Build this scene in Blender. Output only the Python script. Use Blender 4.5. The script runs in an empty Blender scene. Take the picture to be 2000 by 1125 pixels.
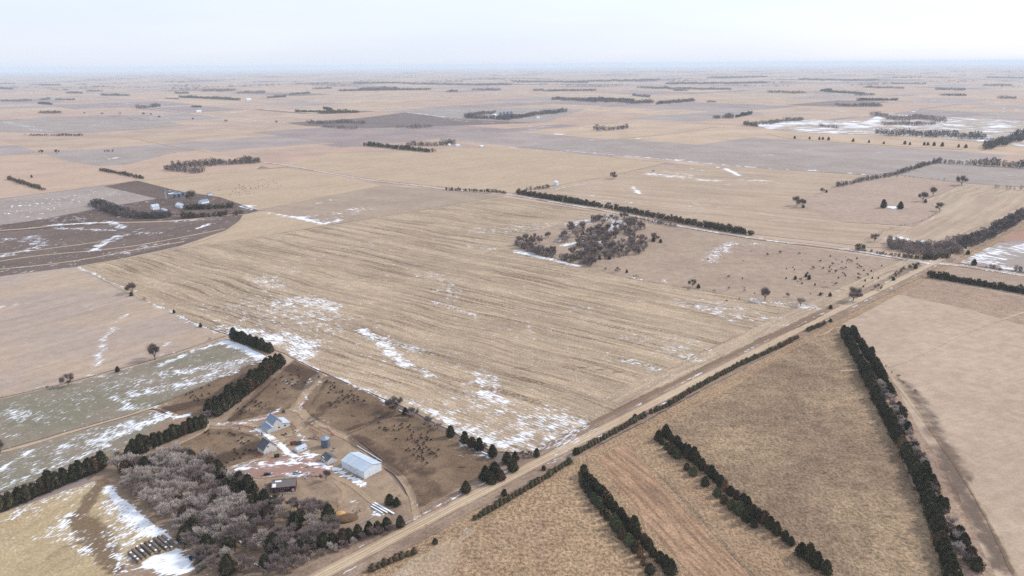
import bpy, bmesh, math, random
import numpy as np
from mathutils import Vector, Matrix, noise as mnoise

rad = math.radians
rng = np.random.default_rng(11)
random.seed(11)
SC = bpy.context.scene
COL = SC.collection

# ------------------------------------------------------------------ camera
H_CAM = 258.0                      # drone height over the fields, metres
FPX = 1450.0                       # focal length for a frame 2000 wide
PITCH = math.atan((562.5 - 126.0) / FPX)
ROLL = rad(-0.45)
cam_d = bpy.data.cameras.new('camera')
cam_d.sensor_width = 36.0
cam_d.lens = 36.0 * FPX / 2000.0
cam_d.clip_start = 1.0
cam_d.clip_end = 300000.0
cam = bpy.data.objects.new('camera', cam_d)
COL.objects.link(cam)
R0 = Vector((1, 0, 0)); U0 = Vector((0, math.sin(PITCH), math.cos(PITCH))); FW = Vector((0, math.cos(PITCH), -math.sin(PITCH)))
CR = R0 * math.cos(ROLL) + U0 * math.sin(ROLL)
CU = -R0 * math.sin(ROLL) + U0 * math.cos(ROLL)
m3 = Matrix((CR, CU, -FW)).transposed()
cam.matrix_world = Matrix.Translation((0, 0, H_CAM)) @ m3.to_4x4()
SC.camera = cam

# ------------------------------------------------------------------ sky, sun, exposure
SUN_AZ = rad(22.0)                 # measured from +X (to the right) towards +Y (away)
SUN_EL = rad(36.0)
world = bpy.data.worlds.new('World')
SC.world = world
world.use_nodes = True
wt = world.node_tree
for n in list(wt.nodes): wt.nodes.remove(n)
wo = wt.nodes.new('ShaderNodeOutputWorld')
wb = wt.nodes.new('ShaderNodeBackground')
sky = wt.nodes.new('ShaderNodeTexSky')
sky.sky_type = 'NISHITA'
sky.sun_disc = False
sky.sun_elevation = SUN_EL
sky.sun_rotation = math.pi / 2 - SUN_AZ
sky.air_density = 1.0
sky.dust_density = 3.0
sky.ozone_density = 1.5
sky.altitude = 700
veil = wt.nodes.new('ShaderNodeMixRGB')          # thin overcast veil over the blue
veil.inputs[0].default_value = 0.80
wtc = wt.nodes.new('ShaderNodeTexCoord'); wmap = wt.nodes.new('ShaderNodeMapping'); wmap.inputs['Scale'].default_value = (1.2, 1.2, 9.0)
wno = wt.nodes.new('ShaderNodeTexNoise'); wno.inputs['Scale'].default_value = 2.2; wno.inputs['Detail'].default_value = 5; wno.inputs['Roughness'].default_value = 0.55
wcr = wt.nodes.new('ShaderNodeValToRGB')          # soft streaks in the high cloud
wcr.color_ramp.elements[0].position = 0.3; wcr.color_ramp.elements[0].color = (4.1, 4.5, 5.4, 1)
wcr.color_ramp.elements[1].position = 0.7; wcr.color_ramp.elements[1].color = (4.62, 4.87, 5.44, 1)
wt.links.new(wtc.outputs['Generated'], wmap.inputs[0]); wt.links.new(wmap.outputs[0], wno.inputs['Vector']); wt.links.new(wno.outputs[0], wcr.inputs[0])
wt.links.new(wcr.outputs[0], veil.inputs[2])
wt.links.new(sky.outputs[0], veil.inputs[1])
wt.links.new(veil.outputs[0], wb.inputs[0])
wb.inputs[1].default_value = 0.10
wt.links.new(wb.outputs[0], wo.inputs[0])

sun_d = bpy.data.lights.new('sun', 'SUN')
sun_d.energy = 1.5
sun_d.angle = rad(10)
sun_d.color = (1.0, 0.965, 0.92)
sun = bpy.data.objects.new('sun', sun_d)
COL.objects.link(sun)
sd = Vector((math.cos(SUN_AZ) * math.cos(SUN_EL), math.sin(SUN_AZ) * math.cos(SUN_EL), math.sin(SUN_EL)))
sun.rotation_euler = (-sd).to_track_quat('-Z', 'Y').to_euler()
sun.location = sd * 2000

vs = SC.view_settings
vs.view_transform = 'Standard'
vs.look = 'None'
vs.exposure = 1.05
vs.gamma = 1.0
vs.use_curve_mapping = False
SC.cycles.max_bounces = 6
SC.cycles.diffuse_bounces = 2
SC.cycles.glossy_bounces = 2
SC.cycles.transparent_max_bounces = 8
SC.cycles.volume_bounces = 1
SC.cycles.use_denoising = False
SC.cycles.use_adaptive_sampling = False
SC.render.film_transparent = False

# ------------------------------------------------------------------ helpers: place
def terrain(x, y):
    """height of the land: level near the farms, rolling hills far out"""
    x = np.asarray(x, float); y = np.asarray(y, float)
    d = np.hypot(x, y)
    t = np.clip((d - 4300.0) / 5000.0, 0, 1); t = t * t * (3 - 2 * t)
    w = (9.0 * np.sin(x / 620.0 + 1.3 * np.sin(y / 1900.0)) * np.cos(y / 840.0 + 0.7)
         + 8.0 * np.sin((x * 0.6 + y) / 1350.0 + 2.0) + 5.0 * np.sin((x - 0.7 * y) / 410.0)
         + 10.0 * np.sin(x / 2900.0 - 1.0) * np.cos(y / 3700.0))
    return t * w - np.clip(d - 16000, 0, None) * 0.0006

def ray(u, v):
    x = (u - 1000.0) / FPX; y = (562.5 - v) / FPX
    c, s = math.cos(ROLL), math.sin(ROLL)
    x, y = c * x - s * y, s * x + c * y
    return np.array([x, math.cos(PITCH) + y * math.sin(PITCH), -math.sin(PITCH) + y * math.cos(PITCH)])

def G(u, v):
    """where the ground stands that the photograph shows at (u, v)"""
    d = ray(u, v)
    if d[2] < -1e-4:
        t = H_CAM / -d[2]
        if math.hypot(d[0], d[1]) * t < 4300: return np.array([d[0] * t, d[1] * t])
    ts = np.geomspace(3500, 60000, 1500)
    z = H_CAM + d[2] * ts - terrain(d[0] * ts, d[1] * ts)
    k = np.argmax(z < 0) if (z < 0).any() else len(ts) - 1
    return np.array([d[0] * ts[k], d[1] * ts[k]])

def GP(pts): return np.array([G(*p) for p in pts])
def gz(p): return float(terrain(p[0], p[1]))

A_DIR = rad(43.4)                                   # the gravel road's heading; the land is laid out square to it
E1 = np.array([math.cos(A_DIR), math.sin(A_DIR)])   # up the road
E2 = np.array([-math.sin(A_DIR), math.cos(A_DIR)])  # along the cross road

def catmull(P, n=8):
    P = np.asarray(P, float)
    if len(P) < 3:
        return np.array([P[0] + (P[1] - P[0]) * t for t in np.linspace(0, 1, n + 1)])
    Q = np.vstack([2 * P[0] - P[1], P, 2 * P[-1] - P[-2]])
    out = []
    for i in range(1, len(Q) - 2):
        for t in np.linspace(0, 1, n, endpoint=False):
            a, b, c, d = Q[i - 1], Q[i], Q[i + 1], Q[i + 2]
            out.append(0.5 * (2 * b + (c - a) * t + (2 * a - 5 * b + 4 * c - d) * t * t + (3 * b - a - 3 * c + d) * t ** 3))
    out.append(Q[-2])
    return np.array(out)

def walk(P, step, jit=0.0):
    """points every `step` metres along a polyline"""
    P = np.asarray(P, float)
    seg = np.hypot(*np.diff(P, axis=0).T); cum = np.r_[0, np.cumsum(seg)]
    s = np.arange(step * 0.3, cum[-1], step)
    if jit: s = np.clip(s + rng.uniform(-jit, jit, len(s)), 0, cum[-1])
    return np.c_[np.interp(s, cum, P[:, 0]), np.interp(s, cum, P[:, 1])]

def inside(poly, x, y):
    r = np.zeros(np.shape(x), bool); n = len(poly); j = n - 1
    for i in range(n):
        xi, yi = poly[i]; xj, yj = poly[j]
        c = ((yi > y) != (yj > y)) & (x < (xj - xi) * (y - yi) / (yj - yi + 1e-12) + xi)
        r ^= c; j = i
    return r

# ------------------------------------------------------------------ helpers: objects
def mesh(name, V, F, mats=None, midx=None, smooth=False):
    me = bpy.data.meshes.new(name)
    me.from_pydata([tuple(map(float, v)) for v in V], [], [tuple(map(int, f)) for f in F])
    for m in (mats or []): me.materials.append(m)
    if midx is not None: me.polygons.foreach_set('material_index', np.asarray(midx, np.int32))
    if smooth: me.polygons.foreach_set('use_smooth', np.ones(len(me.polygons), bool))
    me.update()
    return me

def link(name, data, parent=None, loc=None, rz=None, scale=None):
    o = bpy.data.objects.new(name, data); COL.objects.link(o)
    if parent is not None: o.parent = parent
    if loc is not None: o.location = loc
    if rz is not None: o.rotation_euler = (0, 0, rz)
    if scale is not None: o.scale = scale
    return o

def tag(o, label=None, cat=None, group=None, kind=None):
    if label: o['label'] = label
    if cat: o['category'] = cat
    if group: o['group'] = group
    if kind: o['kind'] = kind
    return o

def empty(name, loc, rz=0.0, scale=None):
    o = link(name, None, None, loc, rz, scale); o.empty_display_size = 0.5
    return o

ONES = ['', 'first', 'second', 'third', 'fourth', 'fifth', 'sixth', 'seventh', 'eighth', 'ninth', 'tenth', 'eleventh', 'twelfth', 'thirteenth',
        'fourteenth', 'fifteenth', 'sixteenth', 'seventeenth', 'eighteenth', 'nineteenth']
TENS = ['', '', 'twenty', 'thirty', 'forty', 'fifty', 'sixty', 'seventy', 'eighty', 'ninety']
TENTH = ['', '', 'twentieth', 'thirtieth', 'fortieth', 'fiftieth', 'sixtieth', 'seventieth', 'eightieth', 'ninetieth']
def nth(n):
    if n < 20: return ONES[n]
    if n < 100: return TENTH[n // 10] if n % 10 == 0 else TENS[n // 10] + '-' + ONES[n % 10]
    return 'hundredth' if n == 100 else 'hundred-and-' + nth(n - 100)

class MB:
    """collects boxes, prisms and lathes into one mesh"""
    def __init__(s): s.V = []; s.F = []; s.M = []
    def add(s, V, F, m=0):
        b = len(s.V); s.V += [tuple(v) for v in V]; s.F += [tuple(b + i for i in f) for f in F]; s.M += [m] * len(F); return s
    def box(s, x0, x1, y0, y1, z0, z1, m=0):
        V = [(x, y, z) for z in (z0, z1) for y in (y0, y1) for x in (x0, x1)]
        return s.add(V, [(0, 2, 3, 1), (4, 5, 7, 6), (0, 1, 5, 4), (2, 6, 7, 3), (0, 4, 6, 2), (1, 3, 7, 5)], m)
    def prism(s, prof, x0, x1, m=0):
        """profile in (y, z) run along x"""
        n = len(prof)
        V = [(x0, y, z) for y, z in prof] + [(x1, y, z) for y, z in prof]
        F = [tuple(range(n - 1, -1, -1)), tuple(range(n, 2 * n))] + [(i, (i + 1) % n, n + (i + 1) % n, n + i) for i in range(n)]
        return s.add(V, F, m)
    def lathe(s, prof, seg=20, m=0, c=(0, 0, 0)):
        V = []; F = []
        for r, z in prof:
            for k in range(seg):
                a = 2 * math.pi * k / seg; V.append((c[0] + r * math.cos(a), c[1] + r * math.sin(a), c[2] + z))
        for i in range(len(prof) - 1):
            for k in range(seg):
                F.append((i * seg + k, i * seg + (k + 1) % seg, (i + 1) * seg + (k + 1) % seg, (i + 1) * seg + k))
        F.append(tuple(range(seg - 1, -1, -1))); F.append(tuple((len(prof) - 1) * seg + k for k in range(seg)))
        return s.add(V, F, m)
    def tube(s, p, q, r0, r1, seg=6, m=0):
        p = Vector(p); q = Vector(q); d = (q - p).normalized()
        a = d.orthogonal().normalized(); b = d.cross(a)
        V = [p + (a * math.cos(t) + b * math.sin(t)) * r0 for t in [2 * math.pi * k / seg for k in range(seg)]]
        V += [q + (a * math.cos(t) + b * math.sin(t)) * r1 for t in [2 * math.pi * k / seg for k in range(seg)]]
        F = [(k, (k + 1) % seg, seg + (k + 1) % seg, seg + k) for k in range(seg)] + [tuple(range(seg - 1, -1, -1)), tuple(range(seg, 2 * seg))]
        return s.add(V, F, m)
    def build(s, name, mats, parent=None, **kw):
        mats = mats if isinstance(mats, (list, tuple)) else [mats]
        return link(name, mesh(name, s.V, s.F, mats, s.M), parent, **kw)

# ------------------------------------------------------------------ helpers: materials
K_ALB = 0.72
def col(r, g, b, k=K_ALB):
    if r > b + 18: b = b + 0.06 * (r - b)
    f = lambda c: ((c / 255 + 0.055) / 1.055) ** 2.4 if c > 10 else c / 255 / 12.92
    return (f(r) * k, f(g) * k, f(b) * k, 1)

class NT:
    def __init__(s, name):
        s.m = bpy.data.materials.new(name); s.m.use_nodes = True; s.t = s.m.node_tree
        for n in list(s.t.nodes): s.t.nodes.remove(n)
        s.out = s.n('ShaderNodeOutputMaterial'); s.b = s.n('ShaderNodeBsdfPrincipled')
        s.l(s.b.outputs[0], s.out.inputs[0])
        s.b.inputs['Roughness'].default_value = 0.95
        s.b.inputs['Specular IOR Level'].default_value = 0.15
    def n(s, k, **kw):
        n = s.t.nodes.new(k)
        for a, v in kw.items(): setattr(n, a, v)
        return n
    def l(s, a, b): s.t.links.new(a, b)
    def put(s, sock, v):
        if hasattr(v, 'is_output') or isinstance(v, bpy.types.NodeSocket): s.l(v, sock)
        else: sock.default_value = v
    def math(s, op, a, b=0.0, c=0.0, clamp=False):
        n = s.n('ShaderNodeMath', operation=op, use_clamp=clamp)
        for i, v in enumerate((a, b, c)): s.put(n.inputs[i], v)
        return n.outputs[0]
    def mix(s, f, a, b, mode='MIX'):
        n = s.n('ShaderNodeMixRGB', blend_type=mode); s.put(n.inputs[0], f); s.put(n.inputs[1], a); s.put(n.inputs[2], b)
        return n.outputs[0]
    def ramp(s, v, lo, hi, a=0.0, b=1.0):
        n = s.n('ShaderNodeMapRange', interpolation_type='SMOOTHSTEP')
        s.put(n.inputs[0], v); s.put(n.inputs[1], lo); s.put(n.inputs[2], hi); s.put(n.inputs[3], a); s.put(n.inputs[4], b)
        return n.outputs[0]
    def pos(s, ang=0.0, scale=(1, 1, 1), obj=False):
        src = s.n('ShaderNodeTexCoord').outputs['Object'] if obj else s.n('ShaderNodeNewGeometry').outputs['Position']
        if ang:
            m = s.n('ShaderNodeVectorRotate', rotation_type='Z_AXIS'); s.l(src, m.inputs[0]); m.inputs['Angle'].default_value = -ang; src = m.outputs[0]
        m = s.n('ShaderNodeVectorMath', operation='MULTIPLY'); s.l(src, m.inputs[0]); m.inputs[1].default_value = scale
        return m.outputs[0]
    def noise(s, vec, scale=1.0, detail=2.0, rough=0.5, dist=0.0):
        n = s.n('ShaderNodeTexNoise'); s.l(vec, n.inputs['Vector']); n.inputs['Scale'].default_value = scale
        n.inputs['Detail'].default_value = detail; n.inputs['Roughness'].default_value = rough; n.inputs['Distortion'].default_value = dist
        return n.outputs[0]
    def attr(s, name): return s.n('ShaderNodeAttribute', attribute_name=name).outputs['Fac']
    def rnd(s): return s.n('ShaderNodeObjectInfo').outputs['Random']

SNOW_C = (0.83, 0.86, 0.91, 1)

def field_mat(name, ca, cb, cd, ang=0.0, rows=0.0, period=5.0, grain=0.25, gs=1.0, soil=(112, 92, 74), tufts=0.0, mott=0.5, snow_len=7.5, snow_w=1.05, fine=0.0, fper=1.6):
    """bare farmland: two soil tones in large patches, row marks along `ang`, clods, thawing snow lying along the rows"""
    N = NT(name)
    W = N.pos()
    wv = N.n('ShaderNodeTexNoise'); N.l(W, wv.inputs['Vector']); wv.inputs['Scale'].default_value = 1 / 170.0; wv.inputs['Detail'].default_value = 1.0
    va = N.n('ShaderNodeVectorMath', operation='MULTIPLY_ADD'); N.l(wv.outputs['Color'], va.inputs[0]); va.inputs[1].default_value = (34, 34, 0); N.l(W, va.inputs[2])
    vr = N.n('ShaderNodeVectorRotate', rotation_type='Z_AXIS'); N.l(va.outputs[0], vr.inputs[0]); vr.inputs['Angle'].default_value = -ang
    P = vr.outputs[0]
    big = N.ramp(N.noise(W, 1 / 95.0, 3, 0.55), 0.36, 0.64)
    c = N.mix(big, col(*ca), col(*cb))
    med = N.ramp(N.noise(W, 1 / 11.0, 4, 0.6), 0.3, 0.7, 1 - 0.16 * mott, 1 + 0.14 * mott)
    def mul(c, v):
        cc = N.n('ShaderNodeCombineColor')
        for i in range(3): N.l(v, cc.inputs[i])
        return N.mix(1.0, c, cc.outputs[0], 'MULTIPLY')
    c = mul(c, med)
    if rows:
        m = N.n('ShaderNodeVectorMath', operation='MULTIPLY'); N.l(P, m.inputs[0]); m.inputs[1].default_value = (1 / 210.0, 1 / period, 1)
        rn = N.noise(m.outputs[0], 1.0, 3, 0.55, 0.3)
        gate = N.ramp(N.noise(W, 1 / 120.0, 2), 0.38, 0.6, 0.25, 1.0)
        f = N.math('MULTIPLY', N.ramp(rn, 0.50, 0.62), gate)
        brk = N.ramp(N.noise(W, 1 / 2.6, 3), 0.38, 0.60, 0.25, 1.0)
        f = N.math('MULTIPLY', f, brk)
        c = N.mix(N.math('MULTIPLY', f, rows), c, col(*cd))
        m2 = N.n('ShaderNodeVectorMath', operation='MULTIPLY'); N.l(P, m2.inputs[0]); m2.inputs[1].default_value = (1 / 260.0, 1 / (period * 2.7), 1)
        c = mul(c, N.ramp(N.noise(m2.outputs[0], 1.0, 2), 0.35, 0.65, 1 - 0.15 * rows, 1 + 0.13 * rows))
    if fine:
        m = N.n('ShaderNodeVectorMath', operation='MULTIPLY'); N.l(P, m.inputs[0]); m.inputs[1].default_value = (1 / 30.0, 1 / fper, 1)
        c = mul(c, N.ramp(N.noise(m.outputs[0], 1.0, 2), 0.36, 0.64, 1 - fine, 1 + fine * 0.8))
    g1 = N.noise(W, 1 / (1.5 * gs), 4, 0.65)
    c = mul(c, N.ramp(g1, 0.28, 0.72, 1 - grain, 1 + grain * 0.9))
    g2 = N.noise(W, 1 / (5.0 * gs), 3, 0.7)
    c = N.mix(N.math('MULTIPLY', N.ramp(g2, 0.54, 0.72), 0.45 * mott + 0.1), c, col(*cd))
    # bare trodden soil with a shape of its own
    dk = N.attr('dirt')
    dk = N.ramp(N.math('ADD', dk, N.math('MULTIPLY', N.math('SUBTRACT', N.noise(W, 1 / 9.0, 4, 0.6), 0.5), 0.9)), 0.25, 0.75)
    c = N.mix(N.math('MULTIPLY', dk, 0.9), c, mul(N.mix(0.0, col(*soil), col(*soil)), N.ramp(g1, 0.28, 0.72, 0.82, 1.2)))
    # thawing snow
    sn = N.attr('snow')
    m = N.n('ShaderNodeVectorMath', operation='MULTIPLY'); N.l(P, m.inputs[0]); m.inputs[1].default_value = (1 / snow_len, 1 / snow_w, 1)
    s1 = N.noise(m.outputs[0], 1.0, 3, 0.6, 0.6)
    s2 = N.noise(W, 1 / (snow_len * 1.5), 3, 0.6)
    sv = N.math('ADD', N.math('MULTIPLY', s1, 0.64), N.math('MULTIPLY', s2, 0.36))
    sv = N.math('MULTIPLY_ADD', sv, 1.7, -0.35)
    th = N.math('SUBTRACT', 0.815, N.math('MULTIPLY', sn, 0.515))
    sf = N.ramp(N.math('SUBTRACT', sv, th), -0.045, 0.085)
    c = N.mix(N.math('MULTIPLY', sf, 0.88), c, SNOW_C)
    N.l(c, N.b.inputs['Base Color'])
    bp = N.n('ShaderNodeBump'); bp.inputs['Strength'].default_value = 0.55 + tufts; bp.inputs['Distance'].default_value = 0.35 + tufts
    N.l(N.math('MULTIPLY', g1, N.math('SUBTRACT', 1.0, sf)), bp.inputs['Height']); N.l(bp.outputs[0], N.b.inputs['Normal'])
    return N.m

def plain_mat(name, rgb, var=0.15, scale=0.8, rough=0.8, spec=0.3, metal=0.0, streak=0.0, dirt=None, k=K_ALB, rvar=0.0):
    N = NT(name)
    P = N.pos(obj=True)
    c = col(*rgb, k=k)
    a = N.ramp(N.noise(P, scale, 4, 0.6), 0.3, 0.7, 1 - var, 1 + var)
    if rvar: a = N.math('MULTIPLY', a, N.ramp(N.rnd(), 0, 1, 1 - rvar, 1 + rvar))
    cc = N.n('ShaderNodeCombineColor')
    for i in range(3): N.l(a, cc.inputs[i])
    o = N.mix(1.0, c, cc.outputs[0], 'MULTIPLY')
    if streak:
        m = N.n('ShaderNodeVectorMath', operation='MULTIPLY'); N.l(P, m.inputs[0]); m.inputs[1].default_value = (1.6, 1.6, 0.12)
        o = N.mix(N.math('MULTIPLY', N.ramp(N.noise(m.outputs[0], 1.0, 3), 0.5, 0.75), streak), o, col(*(dirt or (120, 100, 85))))
    N.l(o, N.b.inputs['Base Color'])
    N.b.inputs['Roughness'].default_value = rough; N.b.inputs['Specular IOR Level'].default_value = spec; N.b.inputs['Metallic'].default_value = metal
    return N.m

def leaf_mat(name, a, b, k=1.0, transl=0.0):
    N = NT(name)
    P = N.pos()
    f = N.ramp(N.noise(P, 0.55, 3, 0.6), 0.32, 0.68)
    f = N.math('ADD', N.math('MULTIPLY', f, 0.6), N.math('MULTIPLY', N.rnd(), 0.4))
    N.l(N.mix(f, col(*a, k=k), col(*b, k=k)), N.b.inputs['Base Color'])
    N.b.inputs['Roughness'].default_value = 0.85; N.b.inputs['Specular IOR Level'].default_value = 0.2
    return N.m

M = {}
M['cedar'] = leaf_mat('cedar_foliage', (54, 58, 44), (100, 93, 68))
M['cedar_dead'] = leaf_mat('dead_rusty_cedar_foliage', (104, 80, 58), (140, 112, 84))
M['cedar_br'] = leaf_mat('winter_brown_cedar_foliage', (74, 62, 48), (112, 92, 70))
M['cedar_gr'] = leaf_mat('green_cedar_foliage', (74, 82, 56), (108, 108, 76))
M['bark'] = plain_mat('bark', (138, 124, 114), 0.25, 1.5)
M['twig'] = leaf_mat('grey_twigs', (132, 116, 108), (176, 158, 148), k=0.8)
M['twig_pale'] = leaf_mat('pale_twigs', (176, 161, 150), (212, 199, 188), k=0.9)
M['twig_dark'] = leaf_mat('dark_twigs', (118, 104, 96), (154, 138, 128), k=0.8)
M['shrub'] = leaf_mat('russet_shrub_twigs', (104, 84, 70), (140, 114, 94), k=0.62)
M['wood_far'] = leaf_mat('dense_wood_twigs_shaded', (92, 86, 84), (122, 112, 108), k=0.72)  # darkened twig colour, with the shade inside a dense wood painted in
M['white_metal'] = plain_mat('white_metal', (218, 224, 230), 0.04, 0.4, 0.55, 0.4, streak=0.10, dirt=(190, 186, 180), k=0.98)
M['roof_pale'] = plain_mat('pale_metal_roof', (188, 200, 212), 0.06, 0.35, 0.45, 0.5, streak=0.15, dirt=(160, 160, 158), rvar=0.06, k=0.9)
M['roof_blue'] = plain_mat('blue_grey_roof', (140, 158, 182), 0.08, 0.5, 0.5, 0.4, rvar=0.05)
M['roof_dark'] = plain_mat('dark_grey_roof', (104, 106, 110), 0.22, 0.6, 0.8, 0.3)
M['shingle'] = plain_mat('brown_grey_shingles', (132, 122, 118), 0.12, 2.5, 0.9, 0.2)
M['old_white'] = plain_mat('weathered_white_boards', (214, 210, 206), 0.16, 1.2, 0.85, 0.2, k=0.92, streak=0.4, dirt=(140, 128, 120))
M['red_wall'] = plain_mat('dark_red_siding', (96, 44, 44), 0.15, 1.5, 0.8, 0.3)
M['trim'] = plain_mat('white_trim', (226, 226, 226), 0.03, 1.0, 0.6, 0.3)
M['glass'] = plain_mat('dark_glass', (52, 58, 68), 0.05, 1.0, 0.15, 0.6)
M['galv'] = plain_mat('galvanised_steel', (158, 172, 188), 0.10, 0.8, 0.38, 0.5, metal=0.25, rvar=0.06)
M['galv_dark'] = plain_mat('dull_galvanised_steel', (116, 128, 146), 0.10, 0.8, 0.45, 0.5, metal=0.25)
M['concrete'] = plain_mat('concrete', (186, 182, 176), 0.10, 0.8, 0.9, 0.2, streak=0.25)
M['black_hide'] = plain_mat('black_hide', (20, 18, 17), 0.2, 3.0, 0.7, 0.3, rvar=0.25)
M['brown_hide'] = plain_mat('brown_hide', (70, 48, 36), 0.2, 3.0, 0.7, 0.3, rvar=0.2)
M['bale'] = plain_mat('weathered_hay', (122, 112, 102), 0.30, 2.2, 0.95, 0.1, rvar=0.18)
M['bale_end'] = plain_mat('hay_bale_end', (184, 154, 108), 0.22, 3.0, 0.95, 0.1, rvar=0.1)
M['snow'] = plain_mat('snow', (247, 249, 253), 0.03, 0.8, 0.8, 0.2, k=0.86)
M['paint_white'] = plain_mat('white_car_paint', (225, 228, 232), 0.02, 1.0, 0.3, 0.5)
M['paint_blue'] = plain_mat('dark_blue_car_paint', (52, 62, 78), 0.03, 1.0, 0.25, 0.5)
M['tyre'] = plain_mat('rubber', (38, 36, 36), 0.1, 3.0, 0.9, 0.2)
M['green_paint'] = plain_mat('green_machine_paint', (48, 104, 62), 0.08, 1.5, 0.5, 0.4)
M['blue_paint'] = plain_mat('blue_machine_paint', (54, 84, 130), 0.08, 1.5, 0.5, 0.4)
M['yellow_paint'] = plain_mat('yellow_wheel_paint', (206, 180, 60), 0.08, 1.5, 0.5, 0.4)
M['red_paint'] = plain_mat('faded_red_paint', (172, 84, 66), 0.15, 1.5, 0.7, 0.3)
M['wood'] = plain_mat('grey_fence_wood', (150, 132, 116), 0.2, 1.5, 0.9, 0.2)
M['sand'] = plain_mat('orange_sand', (214, 168, 108), 0.12, 0.6, 0.95, 0.1)
M['silage'] = plain_mat('brown_silage', (122, 96, 72), 0.25, 1.0, 0.95, 0.1)
M['lamp'] = plain_mat('lamp_glass', (220, 210, 190), 0.02, 1.0, 0.2, 0.5)
M['junk'] = plain_mat('grey_scrap', (150, 152, 150), 0.35, 1.0, 0.7, 0.4, rvar=0.3)

# ------------------------------------------------------------------ snow and bare soil, laid down as patches on the land
SNOW = []   # polyline (metres), half width m, density
DIRT = []
def snow(px, w, d): SNOW.append((GP(px), w * (1.4 if .3 <= d < .62 and w > 4 else 1.0), d * (0.92 if d < .9 else 1.0)))
def dirt(px, w, d): DIRT.append((GP(px), w, d))
def cover(lst, x, y, base=0.0):
    out = np.full(len(x), base)
    for P, w, d in lst:
        m = 2.2 * w
        sel = (x > P[:, 0].min() - m) & (x < P[:, 0].max() + m) & (y > P[:, 1].min() - m) & (y < P[:, 1].max() + m)
        if not sel.any(): continue
        xs, ys = x[sel], y[sel]; best = np.full(len(xs), 1e9)
        if len(P) == 1: best = np.hypot(xs - P[0, 0], ys - P[0, 1])
        for a, b in zip(P[:-1], P[1:]):
            ab = b - a; L = max(ab @ ab, 1e-6)
            t = np.clip(((xs - a[0]) * ab[0] + (ys - a[1]) * ab[1]) / L, 0, 1)
            best = np.minimum(best, np.hypot(xs - a[0] - t * ab[0], ys - a[1] - t * ab[1]))
        f = np.clip(1.5 - best / w, 0, 1); f = f * f * (3 - 2 * f)
        out[sel] = np.maximum(out[sel], base + max(d - base, 0.0) * f)
    return out

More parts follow.
